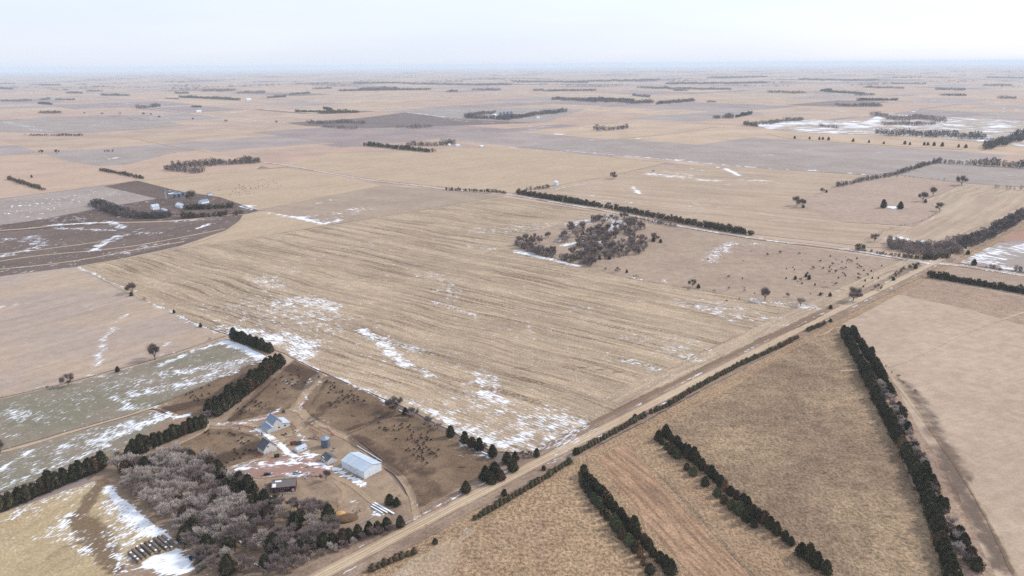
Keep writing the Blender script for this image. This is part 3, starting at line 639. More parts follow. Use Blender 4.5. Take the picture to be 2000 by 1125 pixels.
FIELDS = [
 # name, material, level, step, base snow, outline
 ('stubble_field', 'tan', 0, 24, .0, [(500, 331), (560, 324), (640, 300), (1000, 288), (1300, 318), (1180, 346), (1000, 377), (870, 366), (740, 352), (640, 336), (560, 325)]),
 ('stubble_field', 'pink', 0, 24, .0, [(-60, 300), (120, 312), (240, 322), (330, 300), (400, 292), (520, 318), (500, 331), (265, 352), (190, 364), (-60, 396)]),
 ('disked_field', 'grey', 1, 20, .05, [(118, 313), (185, 302), (330, 295), (345, 297), (245, 322), (190, 324)]),
 ('grazed_stubble_field', 'tan', 0, 18, .0, [(265, 352), (500, 331), (560, 328), (660, 345), (745, 362), (500, 410), (420, 388), (345, 372)]),
 ('disked_field', 'grey', 0, 14, .16, [(-60, 402), (200, 363), (345, 388), (180, 410), (30, 437), (-60, 448)]),
 ('feedlot_ground', 'brown', 1, 12, .0, [(200, 363), (268, 353), (335, 371), (350, 385), (315, 390)]),
 ('feedlot_ground', 'brown', 1, 10, .22, [(-60, 447), (90, 428), (180, 409), (330, 384), (350, 373), (430, 385), (505, 411), (476, 419), (330, 430), (-60, 456)]),
 ('terraced_field', 'terr', 0, 9, .18, [(-60, 457), (330, 429), (475, 418), (468, 431), (440, 450), (350, 480), (250, 502), (150, 521), (-60, 548)]),
 ('stubble_field', 'tan', 0, 12, .0, [(476, 419), (520, 412), (580, 424), (642, 440), (470, 468), (345, 484), (442, 451), (470, 432)]),
 ('stubble_field', 'grey_br', 0, 14, .04, [(500, 410), (745, 362), (870, 371), (985, 383), (800, 414), (642, 440), (580, 424), (520, 412)]),
 ('corn_stubble_field', 'main', 1, 5, .185, [(150, 521), (250, 503), (345, 484), (480, 466), (642, 441), (800, 415), (988, 385), (1100, 403), (1240, 426), (1330, 446), (1240, 500), (1000, 478), (1140, 521), (1240, 546), (1370, 567), (1500, 591), (1580, 604), (1622, 609), (1560, 640), (1300, 765), (1055, 886), (960, 882), (880, 842), (800, 800), (700, 756), (620, 722), (560, 692), (450, 655), (390, 637), (340, 611), (250, 573), (190, 541)]),
 ('pasture', 'pasture', 2, 7, .05, [(985, 472), (1020, 460), (1090, 438), (1150, 424), (1215, 422), (1240, 428), (1335, 446), (1480, 470), (1600, 486), (1812, 517), (1740, 552), (1622, 609), (1580, 604), (1500, 591), (1370, 567), (1240, 546), (1140, 521)]),
 ('stubble_field', 'left', 1, 6, .07, [(-120, 556), (0, 540), (150, 521), (190, 541), (250, 573), (340, 611), (390, 637), (445, 655), (300, 702), (130, 748), (0, 777), (-160, 815)]),
 ('winter_wheat_field', 'wheat', 1, 4, .26, [(-160, 818), (0, 780), (130, 752), (300, 706), (442, 662), (480, 675), (520, 697), (400, 753), (292, 797), (170, 832), (0, 880), (-160, 925)]),
 ('winter_wheat_field', 'wheat', 1, 4, .30, [(-160, 935), (0, 886), (170, 838), (290, 803), (345, 812), (300, 840), (212, 892), (100, 930), (0, 962), (-160, 1015)]),
 ('cattle_pen', 'dirtpen', 1, 4, .0, [(292, 797), (400, 753), (520, 698), (548, 700), (500, 750), (408, 815), (345, 812)]),
 ('cattle_pen', 'dirtpen', 1, 4, .0, [(575, 703), (622, 728), (600, 755), (572, 795), (540, 806), (440, 826), (480, 790), (535, 740)]),
 ('cattle_pen', 'dirtpen', 1, 4, .0, [(636, 735), (700, 757), (765, 790), (800, 808), (760, 815), (680, 848), (640, 830), (585, 808), (590, 790), (615, 760)]),
 ('cattle_pen', 'dirtpen', 1, 4, .0, [(682, 848), (762, 815), (800, 808), (880, 850), (966, 895), (975, 925), (900, 975), (822, 1004), (800, 950), (760, 910), (715, 872)]),
 ('cattle_pen', 'dirtpen', 1, 4, .0, [(350, 868), (405, 838), (450, 836), (505, 855), (530, 882), (450, 917), (410, 910)]),
 ('farm_yard', 'yard', 0, 4, .03, [(150, 960), (195, 920), (212, 885), (345, 812), (410, 815), (575, 703), (640, 735), (590, 800), (690, 850), (830, 1006), (640, 1112), (560, 1300), (320, 1300), (280, 1070)]),
 ('gravel_yard', 'redyard', 2, 3, .28, [(455, 918), (530, 893), (600, 885), (625, 900), (650, 918), (630, 932), (590, 930), (500, 935)]),
 ('stubble_field', 'lowleft', 1, 4, .20, [(-200, 1075), (0, 1003), (195, 936), (207, 945), (280, 1010), (338, 1052), (300, 1065), (252, 1090), (215, 1135), (120, 1330), (-260, 1330)]),
 ('bale_yard', 'yard', 1, 4, .25, [(338, 1052), (365, 1050), (430, 1100), (470, 1160), (400, 1330), (120, 1330), (215, 1135), (252, 1090), (300, 1065)]),
 ('grass_field', 'grass1', 1, 6, .0, [(690, 1140), (800, 1085), (925, 1022), (1115, 918), (1145, 930), (1310, 1125), (1400, 1330), (420, 1330)]),
 ('grass_margin', 'grass2b', 0, 10, .0, [(600, 1150), (900, 1010), (1280, 815), (1640, 622), (1720, 770), (1900, 1330), (380, 1330)]),
 ('pale_grass_patch', 'pale', 2, 4, .0, [(790, 1108), (850, 1060), (905, 1030), (930, 1035), (905, 1070), (880, 1120), (860, 1160), (760, 1150)]),
 ('grass_field', 'grass2b', 1, 6, .0, [(1115, 918), (1280, 836), (1300, 850), (1620, 1125), (1820, 1330), (1400, 1330), (1310, 1125), (1145, 930)]),
 ('windrowed_grass_field', 'grass2', 2, 5, .0, [(1170, 898), (1195, 880), (1225, 868), (1300, 960), (1465, 1125), (1640, 1330), (1440, 1330), (1350, 1125), (1230, 985)]),
 ('grass_field', 'grass3', 1, 6, .02, [(1282, 836), (1440, 752), (1570, 668), (1630, 636), (1700, 770), (1830, 1050), (1880, 1330), (1820, 1330), (1620, 1125), (1300, 850)]),
 ('stubble_field', 'right', 0, 8, .0, [(1635, 634), (1740, 582), (1815, 540), (2080, 590), (2500, 690), (2700, 1330), (1800, 1330), (1830, 1050), (1700, 770)]),
 ('rough_grass_strip', 'rough', 1, 6, .0, [(1668, 650), (1690, 668), (1745, 740), (1800, 850), (1870, 960), (1945, 1125), (2020, 1330), (1900, 1330), (1850, 1080), (1780, 880), (1700, 720)]),
 ('rough_grass_field', 'rough', 1, 8, .0, [(1745, 572), (1815, 545), (2080, 596), (2080, 650), (1990, 632), (1900, 606)]),
 ('roadside_field', 'pasture', 1, 8, .05, [(1822, 528), (1850, 518), (2080, 552), (2080, 588), (1815, 540)]),
 ('disked_field', 'grey', 1, 10, .2, [(1870, 505), (1990, 462), (2080, 470), (2080, 545), (1860, 512)]),
 ('reddish_field', 'redf', 2, 10, .0, [(1930, 474), (2000, 448), (2080, 430), (2080, 474), (1990, 470)]),
 ('stubble_field', 'tan_rows2', 0, 14, .10, [(1010, 380), (1180, 346), (1290, 322), (1440, 326), (1690, 342), (1610, 373), (1545, 398), (1640, 433), (1780, 446), (1680, 480), (1480, 458), (1330, 432), (1200, 408)]),
 ('pasture', 'ppast', 0, 14, .03, [(1610, 373), (1690, 346), (1745, 341), (1880, 358), (1852, 372), (1805, 390), (1838, 411), (1785, 442), (1640, 433), (1545, 398)]),
 ('stubble_field', 'tan_rows', 0, 14, .06, [(1882, 358), (2100, 374), (2100, 390), (1985, 425), (1870, 478), (1700, 484), (1680, 480), (1785, 443), (1840, 411), (1806, 391), (1854, 373)]),
 ('disked_field', 'grey', 0, 18, .12, [(1745, 340), (1832, 317), (2100, 327), (2100, 372), (1880, 357)]),
 ('disked_field', 'grey', 1, 24, .06, [(1005, 287), (1130, 276), (1200, 270), (1330, 280), (1500, 297), (1640, 308), (1830, 316), (1745, 338), (1695, 342), (1440, 325), (1280, 310), (1130, 297)]),
 ('ploughed_field', 'darkf', 2, 30, .0, [(560, 240), (700, 231), (790, 220), (900, 233), (1050, 240), (850, 246), (720, 250), (600, 246)]),
 ('disked_field', 'grey', 1, 40, .20, [(790, 219), (830, 211), (1080, 211), (1140, 214), (1060, 239), (900, 233)]),
 ('disked_field', 'grey', 1, 40, .08, [(-60, 246), (90, 228), (330, 238), (360, 244), (260, 254), (130, 260), (-60, 256)]),
 ('sand_pit', 'quarry', 1, 30, .46, [(1470, 243), (1560, 233), (1690, 237), (1725, 221), (1790, 226), (2100, 240), (2100, 296), (1960, 282), (1800, 268), (1700, 263), (1590, 260), (1500, 252)]),
]
for nm, mt, lv, st, bs, px in FIELDS:
    sheet(nm, GP(px), lv, M[mt], st, bs, smooth_edge=(6.0 if mt == 'pale' else 1.2 if st < 10 else 0))

# ------------------------------------------------------------------ roads and tracks
def strip(name, P, w, level, mat, step, base=0.0, rag=0.0, label=None):
    """a road or track as a strip of quads"""
    N_SHEET[0] += 1
    P = np.asarray(P, float); seg = np.hypot(*np.diff(P, axis=0).T); cum = np.r_[0, np.cumsum(seg)]
    n = max(2, int(cum[-1] / step)); t = np.linspace(0, cum[-1], n + 1)
    P = np.c_[np.interp(t, cum, P[:, 0]), np.interp(t, cum, P[:, 1])]
    d = np.gradient(P, axis=0); d /= np.hypot(d[:, 0], d[:, 1])[:, None]
    nr = np.c_[-d[:, 1], d[:, 0]]; k = max(2, int(round(w / step)) + 1)
    V = []
    for i in range(n + 1):
        l, r = [w / 2 + rag * (mnoise.noise(Vector((t[i] / 9, q * 7.3, N_SHEET[0]))) + mnoise.noise(Vector((t[i] / 45, q * 3.1, N_SHEET[0])))) for q in (1, 2)]
        V += [P[i] + nr[i] * (-r + (l + r) * c / k) for c in range(k + 1)]
    q = k + 1
    F = [(i * q + c, (i + 1) * q + c, (i + 1) * q + c + 1, i * q + c + 1) for i in range(n) for c in range(k)]
    return land(name, np.array(V), F, level * 0.07 + (N_SHEET[0] % 30) * 0.002, mat, base, label)

ROAD_A = np.vstack([G(655, 1112) - E1 * 260, GP([(655, 1112), (831, 1031), (984, 946), (1107, 881), (1229, 814), (1500, 671), (1610, 614), (1700, 567), (1820, 517), (2000, 432)]), G(2000, 432) + E1 * 900])
k0 = np.polyfit(ROAD_A @ E1, ROAD_A @ E2, 3)
sA = np.linspace((ROAD_A @ E1).min(), (ROAD_A @ E1).max(), 160)
ROAD_A = sA[:, None] * E1 + np.polyval(k0, sA)[:, None] * E2
nA = E2
def rowoff(P, off, jit=0.0):
    d = np.gradient(P, axis=0); d /= np.hypot(d[:, 0], d[:, 1])[:, None]
    return P + np.c_[-d[:, 1], d[:, 0]] * off
# snow banked in the ditches, broken into dashes
for off, dens, a, b in ((7.0, .72, 0, 1), (-6.4, .66, 0, .52), (8.2, .42, .4, .9), (4.6, .4, .35, .7)):
    Q = rowoff(ROAD_A, off); n = len(Q)
    for i in range(int(a * n), int(b * n) - 3, 3):
        if rng.random() < .72: SNOW.append((Q[i:i + 3 + int(rng.integers(0, 2))], rng.uniform(.4, .8), dens * rng.uniform(.7, 1.2)))
ROAD_B = catmull(GP([(2120, 556), (2000, 537), (1850, 515), (1820, 514), (1760, 504), (1670, 489), (1520, 471), (1467, 464), (1335, 442), (1210, 416.5), (1100, 397), (1002, 381)]), 8)
ROAD_B2 = catmull(GP([(1002, 381), (930, 375), (870, 369.5), (800, 361), (740, 354), (660, 341), (600, 330), (560, 323), (520, 317)]), 6)
for R, off, dens in ((ROAD_B, 5.6, .8), (ROAD_B, -6, .5), (ROAD_B2, 6, .8), (ROAD_B2, -6, .6)):
    Q = rowoff(R, off)
    for i in range(0, len(Q) - 2, 2):
        if rng.random() < .7: SNOW.append((Q[i:i + 3], 2.4, dens * rng.uniform(.7, 1.25)))
strip('road_verge', ROAD_A, 27, 3, M['verge'], 2.5, .05, 1.3)
strip('road_verge', ROAD_B, 17, 3, M['verge'], 4, .12, 1.0)
strip('gravel_road', ROAD_A, 8.6, 5, M['gravel'], 1.6, .04, .35)
strip('gravel_road', ROAD_B, 7.5, 4, M['gravel_b'], 3.0, .16, .3)
strip('gravel_road', ROAD_B2, 11, 4, M['gravel_b'], 5.0, .25)

for off, w_ in ((-2.3, 1.1), (-.5, .8), (1.6, 1.1)):
    strip('wheel_track', rowoff(ROAD_A, off), w_, 6, M['rut'], 1.6, 0, .25)
strip('mown_strip', rowoff(ROAD_A, -18.5)[12:], 8, 2, M['grass2b'], 3, 0, .8)

strip('headland', rowoff(ROAD_A, 25)[34:101], 20, 2, M['head'], 4, .2, 1.5)

TRACKS = [  # outline points, width, base snow, material, level
 ([(836, 1029), (815, 1010), (808, 980), (795, 950), (775, 925), (745, 905), (710, 880), (680, 858), (650, 845)], 4.6, .2, 'track', 3),
 ([(650, 845), (620, 830), (598, 815), (588, 803), (575, 800), (585, 785), (598, 765), (608, 745), (622, 733), (634, 738)], 7.0, .3, 'track', 3),
 ([(405, 828), (440, 830), (480, 829), (505, 838), (530, 855), (548, 872), (570, 890), (590, 898)], 5.0, .42, 'track', 3),
 ([(545, 868), (560, 855), (572, 846), (590, 835), (600, 815)], 4.0, .2, 'track', 4),
 ([(425, 925), (450, 915), (490, 902), (520, 895)], 4.0, .5, 'track', 4),
 ([(655, 940), (672, 960), (665, 980), (640, 995)], 3.5, .08, 'track', 3),
 ([(650, 930), (690, 950), (720, 975), (760, 1000)], 4.0, .05, 'track', 3),
 ([(0, 884), (60, 868), (170, 835), (250, 812), (295, 798), (320, 803), (345, 812)], 3.2, .08, 'tan', 3),
 ([(985, 385), (900, 399), (800, 415), (700, 432), (640, 443), (480, 469), (350, 486), (250, 504), (152, 521)], 4.5, .05, 'tan', 3),
 ([(-40, 500), (60, 490), (130, 481), (215, 470)], 5.0, .1, 'tan', 3), ([(-40, 516), (80, 499), (170, 491), (250, 482), (300, 474), (440, 447)], 5.0, .06, 'tan', 3),
 ([(-40, 530), (90, 517), (180, 504), (270, 487), (360, 472)], 5.0, .05, 'tan', 3), ([(-40, 452), (50, 447), (150, 437), (330, 432), (440, 421), (478, 419)], 8.0, .05, 'tan', 3),
 ([(350, 484), (400, 468), (442, 451), (468, 433), (477, 420)], 5.0, .1, 'tan', 4), ([(200, 364), (268, 353), (400, 342), (500, 331), (565, 326)], 7, .02, 'tan', 2),
 ([(1050, 374), (1080, 371), (1110, 365), (1145, 359)], 6.0, .5, 'gravel_b', 3), ([(1960, 440), (1985, 430), (2010, 436)], 5, .4, 'track', 4),
 ([(1855, 486), (1880, 487), (1890, 489)], 5, .6, 'track', 4),
 ([(420, 308), (520, 318), (400, 296), (330, 284), (250, 268)], 8, .0, 'tan', 2),
 ([(1140, 276), (1300, 262), (1400, 247)], 12, .0, 'tan', 2), ([(560, 240), (450, 231), (300, 214), (220, 206)], 16, .5, 'gravel_b', 2),
 ([(1500, 262), (1560, 272), (1700, 282), (1880, 292)], 12, .05, 'tan', 3), ([(1640, 725), (1750, 712), (1900, 645), (2060, 590)], 3.0, .0, 'right', 2),
 ([(1520, 660), (1600, 655), (1640, 640), (1700, 690), (1790, 800), (1900, 960), (1985, 1125)], 3.5, .0, 'tan', 2),
 ([(1225, 868), (1260, 900), (1330, 970), (1470, 1125), (1500, 1160)], 2.2, .0, 'grass3', 3),
 ([(350, 868), (400, 842), (408, 828)], 2.0, .2, 'tan', 3),
]
for px, w, bs, mt, lv in TRACKS:
    strip('farm_track', catmull(GP(px), 8), w, lv, M[mt], 1.6 if w < 7.5 else 5, bs, .4)
#TREES
# ------------------------------------------------------------------ trees
def lump(a, t, ph): return 1 + 0.16 * math.sin(3 * a + ph) * math.sin(5 * t + ph) + 0.10 * math.sin(7 * a - 4 * t + 2 * ph)

def cedar_parts(seed, mat, h=6.0, r=2.3, n=620, blunt=0.75):
    R = random.Random(seed); ph = R.uniform(0, 6)
    prof = lambda t: r * (max(0.0, 1 - t) ** blunt) * min(1.0, 0.62 + t * 2.6)
    V = []; F = []
    seg = 9; lev = [0.03, 0.12, 0.28, 0.46, 0.64, 0.82, 0.97]
    for t in lev:
        for k in range(seg):
            a = 2 * math.pi * k / seg; q = prof(t) * 0.74 * lump(a, t, ph) * R.uniform(0.9, 1.1); V.append((q * math.cos(a), q * math.sin(a), 0.25 + t * (h - 0.3)))
    for i in range(len(lev) - 1):
        for k in range(seg): F.append((i * seg + k, i * seg + (k + 1) % seg, (i + 1) * seg + (k + 1) % seg, (i + 1) * seg + k))
    F.append(tuple(range(seg - 1, -1, -1)))
    for _ in range(n):
        t = R.random() ** 1.25; a = R.uniform(0, 2 * math.pi)
        q = prof(t) * lump(a, t, ph) * R.uniform(0.66, 1.08)
        c = Vector((q * math.cos(a), q * math.sin(a), 0.2 + t * (h - 0.1)))
        up = Vector((math.cos(a) * R.uniform(0.2, 1.0), math.sin(a) * R.uniform(0.2, 1.0), R.uniform(0.4, 1.2))).normalized()
        sd_ = up.cross(Vector((R.uniform(-1, 1), R.uniform(-1, 1), R.uniform(-1, 1)))).normalized()
        L = R.uniform(0.30, 0.62) * h / 6; w = R.uniform(0.13, 0.28) * h / 6
        b = len(V); V += [tuple(c - sd_ * w), tuple(c + sd_ * w), tuple(c + up * L + sd_ * w * 0.35), tuple(c + up * L * 1.15 - sd_ * w * 0.35)]; F.append((b, b + 1, b + 2, b + 3))
    crown = mesh('cedar_crown', V, F, [mat])
    tb = MB().tube((0, 0, -0.4), (0, 0, h * 0.55), 0.2 * h / 6, 0.05, 6)
    trunk = mesh('cedar_trunk', tb.V, tb.F, [M['bark']])
    return [('trunk', trunk), ('crown', crown)]

def bare_parts(seed, mat, h=10.0, r=4.6, n=2500, bole=0.17, tw=0.07):
    R = random.Random(seed)
    tb = MB(); base = h * bole
    tb.tube((0, 0, -0.4), (0, 0, base), 0.035 * h, 0.026 * h, 7)
    lobes = []
    nl = R.randint(5, 7)
    for k in range(nl):
        a = 2 * math.pi * (k + R.uniform(-.3, .3)) / nl; el = R.uniform(0.22, 1.2) if k else 1.45
        d = Vector((math.cos(a) * math.cos(el), math.sin(a) * math.cos(el), math.sin(el)))
        L = (h - base) * R.uniform(0.5, 0.72)
        mid = Vector((0, 0, base * R.uniform(0.75, 1.0))) + d * L * 0.5 + Vector((R.uniform(-.3, .3), R.uniform(-.3, .3), 0.05 * h))
        s0 = Vector((0, 0, base * 0.92)); tip = s0 + d * L + Vector((0, 0, 0.06 * h))
        tb.tube(s0, mid, 0.019 * h, 0.011 * h, 5); tb.tube(mid, tip, 0.011 * h, 0.004 * h, 4)
        lobes.append((mid, tip, L))
        for _ in range(3):
            q = mid.lerp(tip, R.uniform(0.0, 0.8)); dd = (d + Vector((R.uniform(-1, 1), R.uniform(-1, 1), R.uniform(-.2, .8)))).normalized()
            e = q + dd * L * R.uniform(.3, .5); tb.tube(q, e, 0.008 * h, 0.002 * h, 3); lobes.append((q, e, L * .6))
    V = []; F = []
    for _ in range(n):
        q, e, L = lobes[R.randrange(len(lobes))]
        c = q.lerp(e, R.uniform(0.15, 1.15)) + Vector((R.gauss(0, 1), R.gauss(0, 1), R.gauss(0, .8))) * L * 0.16
        rr = math.hypot(c.x, c.y)
        if rr > r: c.x *= r / rr; c.y *= r / rr
        if c.z > h * 0.97: c.z = h * R.uniform(0.85, .97)
        d = (c - Vector((0, 0, base * 1.1))).normalized() + Vector((R.uniform(-.8, .8), R.uniform(-.8, .8), R.uniform(-.2, .9)))
        d.normalize(); l = R.uniform(0.07, 0.15) * h; s_ = d.cross(Vector((R.uniform(-1, 1), R.uniform(-1, 1), R.uniform(-1, 1)))).normalized() * tw * R.uniform(.6, 1.4) * h / 10
        b = len(V); V += [tuple(c - s_), tuple(c + s_), tuple(c + d * l)]; F.append((b, b + 1, b + 2))
        m = c + d * l * 0.45; d2 = (d + Vector((R.uniform(-1, 1), R.uniform(-1, 1), R.uniform(-.6, .6)))).normalized()
        b = len(V); V += [tuple(m - s_ * .7), tuple(m + s_ * .7), tuple(m + d2 * l * .6)]; F.append((b, b + 1, b + 2))
    return [('trunk', mesh('bare_trunk', tb.V, tb.F, [M['bark']])), ('crown', mesh('bare_crown', V, F, [mat]))]

CED = [cedar_parts(k, M['cedar'], h=6 + .6 * (k % 3), r=2.75 + .3 * (k % 2), n=760, blunt=(.5, .62, .45)[k % 3]) for k in range(4)]
CED_B = [cedar_parts(20 + k, M['cedar_br'], r=2.9, n=700, blunt=.45) for k in range(2)]
CED_X = [cedar_parts(90 + k, M['cedar_dead'], r=2.3, n=420, blunt=.6) for k in range(2)]
CED_G = [cedar_parts(30 + k, M['cedar_gr'], r=3.1, n=700, blunt=.42) for k in range(2)]
SHR_C = [cedar_parts(40 + k, (M['cedar'], M['cedar_br'], M['cedar'])[k], h=2.7, r=2.0, n=300, blunt=.38) for k in range(3)]
BARE = [bare_parts(50 + k, M['twig']) for k in range(3)]
BARE_P = [bare_parts(60 + k, M['twig_pale'], r=5.0, n=2600, tw=.085) for k in range(3)]
BARE_D = [bare_parts(70 + k, M['twig_dark'], r=4.8) for k in range(2)]
BUSH = [bare_parts(80 + k, (M['shrub'], M['twig_dark'])[k], h=4.0, r=2.6, n=700, bole=.06, tw=.09) for k in range(2)]

CNT = {}
def tree(name, parts, p, s, label, cat, group=None, sz=1.0):
    CNT[name] = CNT.get(name, 0) + 1
    o = empty(name, (p[0], p[1], gz(p) + 0.1), random.uniform(0, 6.28), (s, s, s * sz))
    for pn, me in parts: link(pn, me, o)
    return tag(o, label, cat, group)

def pick(*w):
    """weighted choice of variant lists"""
    x = random.uniform(0, sum(b for _, b in w))
    for a, b in w:
        x -= b
        if x <= 0: return random.choice(a)
    return random.choice(w[0][0])

def row(px, step, name, kinds, s, label, group, cat, jit=.8, gaps=0.0, sz=(.9, 1.15), P=None):
    P = catmull(GP(px), 6) if P is None else P
    n = 0
    for p in walk(P, step, jit * .5):
        if random.random() < gaps: continue
        n += 1
        q = p + rng.uniform(-jit, jit, 2)
        tree(name, pick(*kinds), q, random.uniform(*s), label.format(n=nth(n)), cat, group, random.uniform(*sz))

cedk = ((CED, .78), (CED_B, .22))
# windbreaks right of the gravel road
row([(1137, 928), (1215, 1015), (1300, 1112), (1318, 1132)], 5.5, 'cedar_tree', ((CED_X, .05), (CED, .85), (CED_B, .15)), (0.95, 1.51), 'dark cedar, {n} from the road in the dense row of the shortest windbreak', 'shortest windbreak right of the road', 'cedar')
row([(1130, 938), (1182, 1010), (1236, 1075), (1264, 1112), (1278, 1130)], 6.3, 'cedar_tree', ((CED_X, .05), (CED, .35), (CED_B, .3), (CED_G, .35)), (0.78, 1.28), 'greener cedar, {n} from the road in the left row of the shortest windbreak', 'shortest windbreak right of the road', 'cedar')
row([(1297, 850), (1380, 925), (1480, 1012), (1545, 1065)], 5.4, 'cedar_tree', ((CED_X, .05), (CED, .9), (CED_B, .1)), (0.90, 1.41), 'dark cedar, {n} from the road in the dense row of the middle windbreak', 'middle windbreak right of the road', 'cedar')
row([(1558, 1080), (1612, 1122), (1622, 1132)], 5.8, 'cedar_tree', ((CED_X, .05), (CED, .9), (CED_B, .1)), (1.00, 1.48), 'dark cedar, {n} past the gap near the end of the middle windbreak', 'middle windbreak right of the road', 'cedar')
row([(1282, 858), (1322, 895)], 6.5, 'cedar_tree', ((CED_X, .05), (CED, .4), (CED_B, .3), (CED_G, .3)), (0.67, 1.21), 'rounded cedar, {n} from the road in the left row of the middle windbreak', 'middle windbreak right of the road', 'cedar')
row([(1340, 915), (1400, 970), (1450, 1010), (1500, 1055)], 6.8, 'cedar_tree', ((CED_X, .05), (CED, .4), (CED_B, .25), (CED_G, .35)), (0.73, 1.28), 'rounded cedar, {n} past the first gap in the left row of the middle windbreak', 'middle windbreak right of the road', 'cedar', gaps=.08)
row([(1648, 652), (1672, 700), (1705, 768), (1745, 845), (1785, 925), (1820, 1010), (1850, 1112), (1855, 1130)], 7.1, 'cedar_tree', ((CED_X, .05), (CED, .93), (CED_B, .07)), (1.20, 1.86), 'dark cedar, {n} from the road in the dense row of the longest windbreak', 'longest windbreak right of the road', 'cedar')
row([(1664, 650), (1690, 690), (1722, 740), (1742, 780)], 7.9, 'cedar_tree', ((CED_X, .05), (CED, .9), (CED_B, .1)), (0.99, 1.71), 'dark cedar, {n} from the road in the right row of the longest windbreak', 'longest windbreak right of the road', 'cedar')
row([(1755, 800), (1778, 860), (1800, 905), (1832, 980), (1870, 1050), (1905, 1112), (1912, 1128)], 9.3, 'cedar_tree', ((CED_X, .05), (CED, .8), (CED_B, .2)), (0.86, 1.41), 'scruffy dark cedar, {n} of those along the brushy right side of the longest windbreak', 'longest windbreak right of the road', 'cedar', gaps=.15)
row([(1715, 750), (1745, 800), (1775, 860), (1800, 920), (1840, 1000), (1880, 1100)], 8.5, 'bare_tree', ((BARE_P, .6), (BARE, .4)), (.6, .85), 'pale leafless tree, {n} from the road between the cedar rows of the longest windbreak', 'leafless trees in the longest windbreak', 'tree', jit=1.6, gaps=.1)
row([(1726, 715), (1790, 770)], 6, 'brush', ((BUSH, 1),), (.5, .8), 'low brown brush, {n} clump right of the longest windbreak', 'brush by the longest windbreak', 'shrub', jit=2, gaps=.3)
# low hedge beside the gravel road
for px, lab in (([(725, 1116), (780, 1092), (818, 1078)], 'nearest stretch of'), ([(926, 1016), (985, 982), (1050, 944), (1113, 904)], 'second stretch of'),
                ([(1128, 886), (1200, 846), (1262, 812)], 'third stretch of'), ([(1270, 808), (1310, 790), (1350, 765), (1400, 738), (1450, 712), (1520, 680), (1558, 660)], 'long straight stretch of'),
                ([(1577, 647), (1600, 638), (1612, 632)], 'farthest stretch of')):
    row(px, 3.5, 'cedar_shrub', ((SHR_C, 1),), (1.05, 1.6), 'low clipped-looking cedar shrub, {n} from the near end, ' + lab + ' the roadside hedge', 'low cedar hedge along the gravel road', 'shrub', jit=.35)
for n_, (u, v, s) in enumerate([(850, 1062, .62), (1124, 888, .95), (985, 968, .72), (1062, 918, .6), (1240, 818, .75), (1622, 629, .7), (1622, 603, .8), (1050, 940, .5)]):
    tree('cedar_tree', pick(*cedk), G(u, v), s, ['lone low cedar between gravel road and golden grass', 'round cedar standing by the road where the hedge is broken', 'taller cedar standing up out of the nearest long hedge stretch', 'small cedar standing proud of the hedge opposite the cattle pen corner',
        'taller cedar standing up midway along the roadside hedge', 'cedar at the far tip of the roadside hedge', 'dark wide cedar across the road from the far hedge tip', 'short cedar standing up in the second hedge stretch'][n_], 'cedar', 'cedars beside the gravel road', .85)
row([(1400, 733), (1420, 722)], 3.0, 'brush', ((BUSH, 1),), (.6, .8), 'grey leafless brush, {n} clump in the middle of the roadside hedge', 'brush in the roadside hedge', 'shrub', jit=.6)

# belts round the farmstead
row([(455, 662), (490, 675), (532, 691)], 5.4, 'cedar_tree', ((CED, 1),), (1.31, 1.71), 'dark cedar, {n} from the field corner in the belt above the snow-edged wheat', 'cedar belt at the wheat field corner', 'cedar')
row([(552, 712), (500, 755), (455, 790), (415, 818)], 7.8, 'cedar_tree', ((CED, .8), (CED_B, .2)), (1.46, 1.88), 'dark cedar, {n} from the top of the right row in the belt between cattle pens', 'cedar belt between the cattle pens', 'cedar')
row([(540, 710), (485, 752), (440, 785), (400, 812)], 8.2, 'cedar_tree', ((CED, .85), (CED_B, .15)), (1.40, 1.81), 'dark cedar, {n} from the top of the left row in the belt between cattle pens', 'cedar belt between the cattle pens', 'cedar')
row([(440, 800), (405, 818)], 5, 'bare_tree', ((BARE_P, 1),), (.5, .7), 'pale leafless tree, {n} at the lower end of the belt between cattle pens', 'leafless trees at the pen belt', 'tree', jit=2)
row([(400, 832), (350, 852), (300, 872), (250, 896)], 4.7, 'cedar_tree', ((CED, .9), (CED_B, .1)), (1.37, 1.78), 'dark cedar, {n} from the track end of the belt left of the brown pen', 'cedar belt left of the brown pen', 'cedar')
row([(205, 912), (150, 935), (90, 960), (30, 985), (-12, 1003)], 4.7, 'cedar_tree', ((CED, .9), (CED_B, .1)), (1.37, 1.78), 'dark cedar, {n} from the field gateway in the belt at the left edge', 'cedar belt above the lower left stubble', 'cedar')
for u, v, s, l in [(160, 930, .75, 'pale leafless tree standing in the dark belt near the field gateway'), (60, 968, .6, 'small pale leafless tree in front of the dark belt at left'), (290, 880, .6, 'pale leafless tree in the belt left of the brown pen'),
                   (105, 950, .45, 'thin pale leafless tree halfway along the dark belt at left'), (230, 895, .55, 'grey leafless tree beside the field gateway')]:
    tree('bare_tree', random.choice(BARE_P), G(u, v), s, l, 'tree')
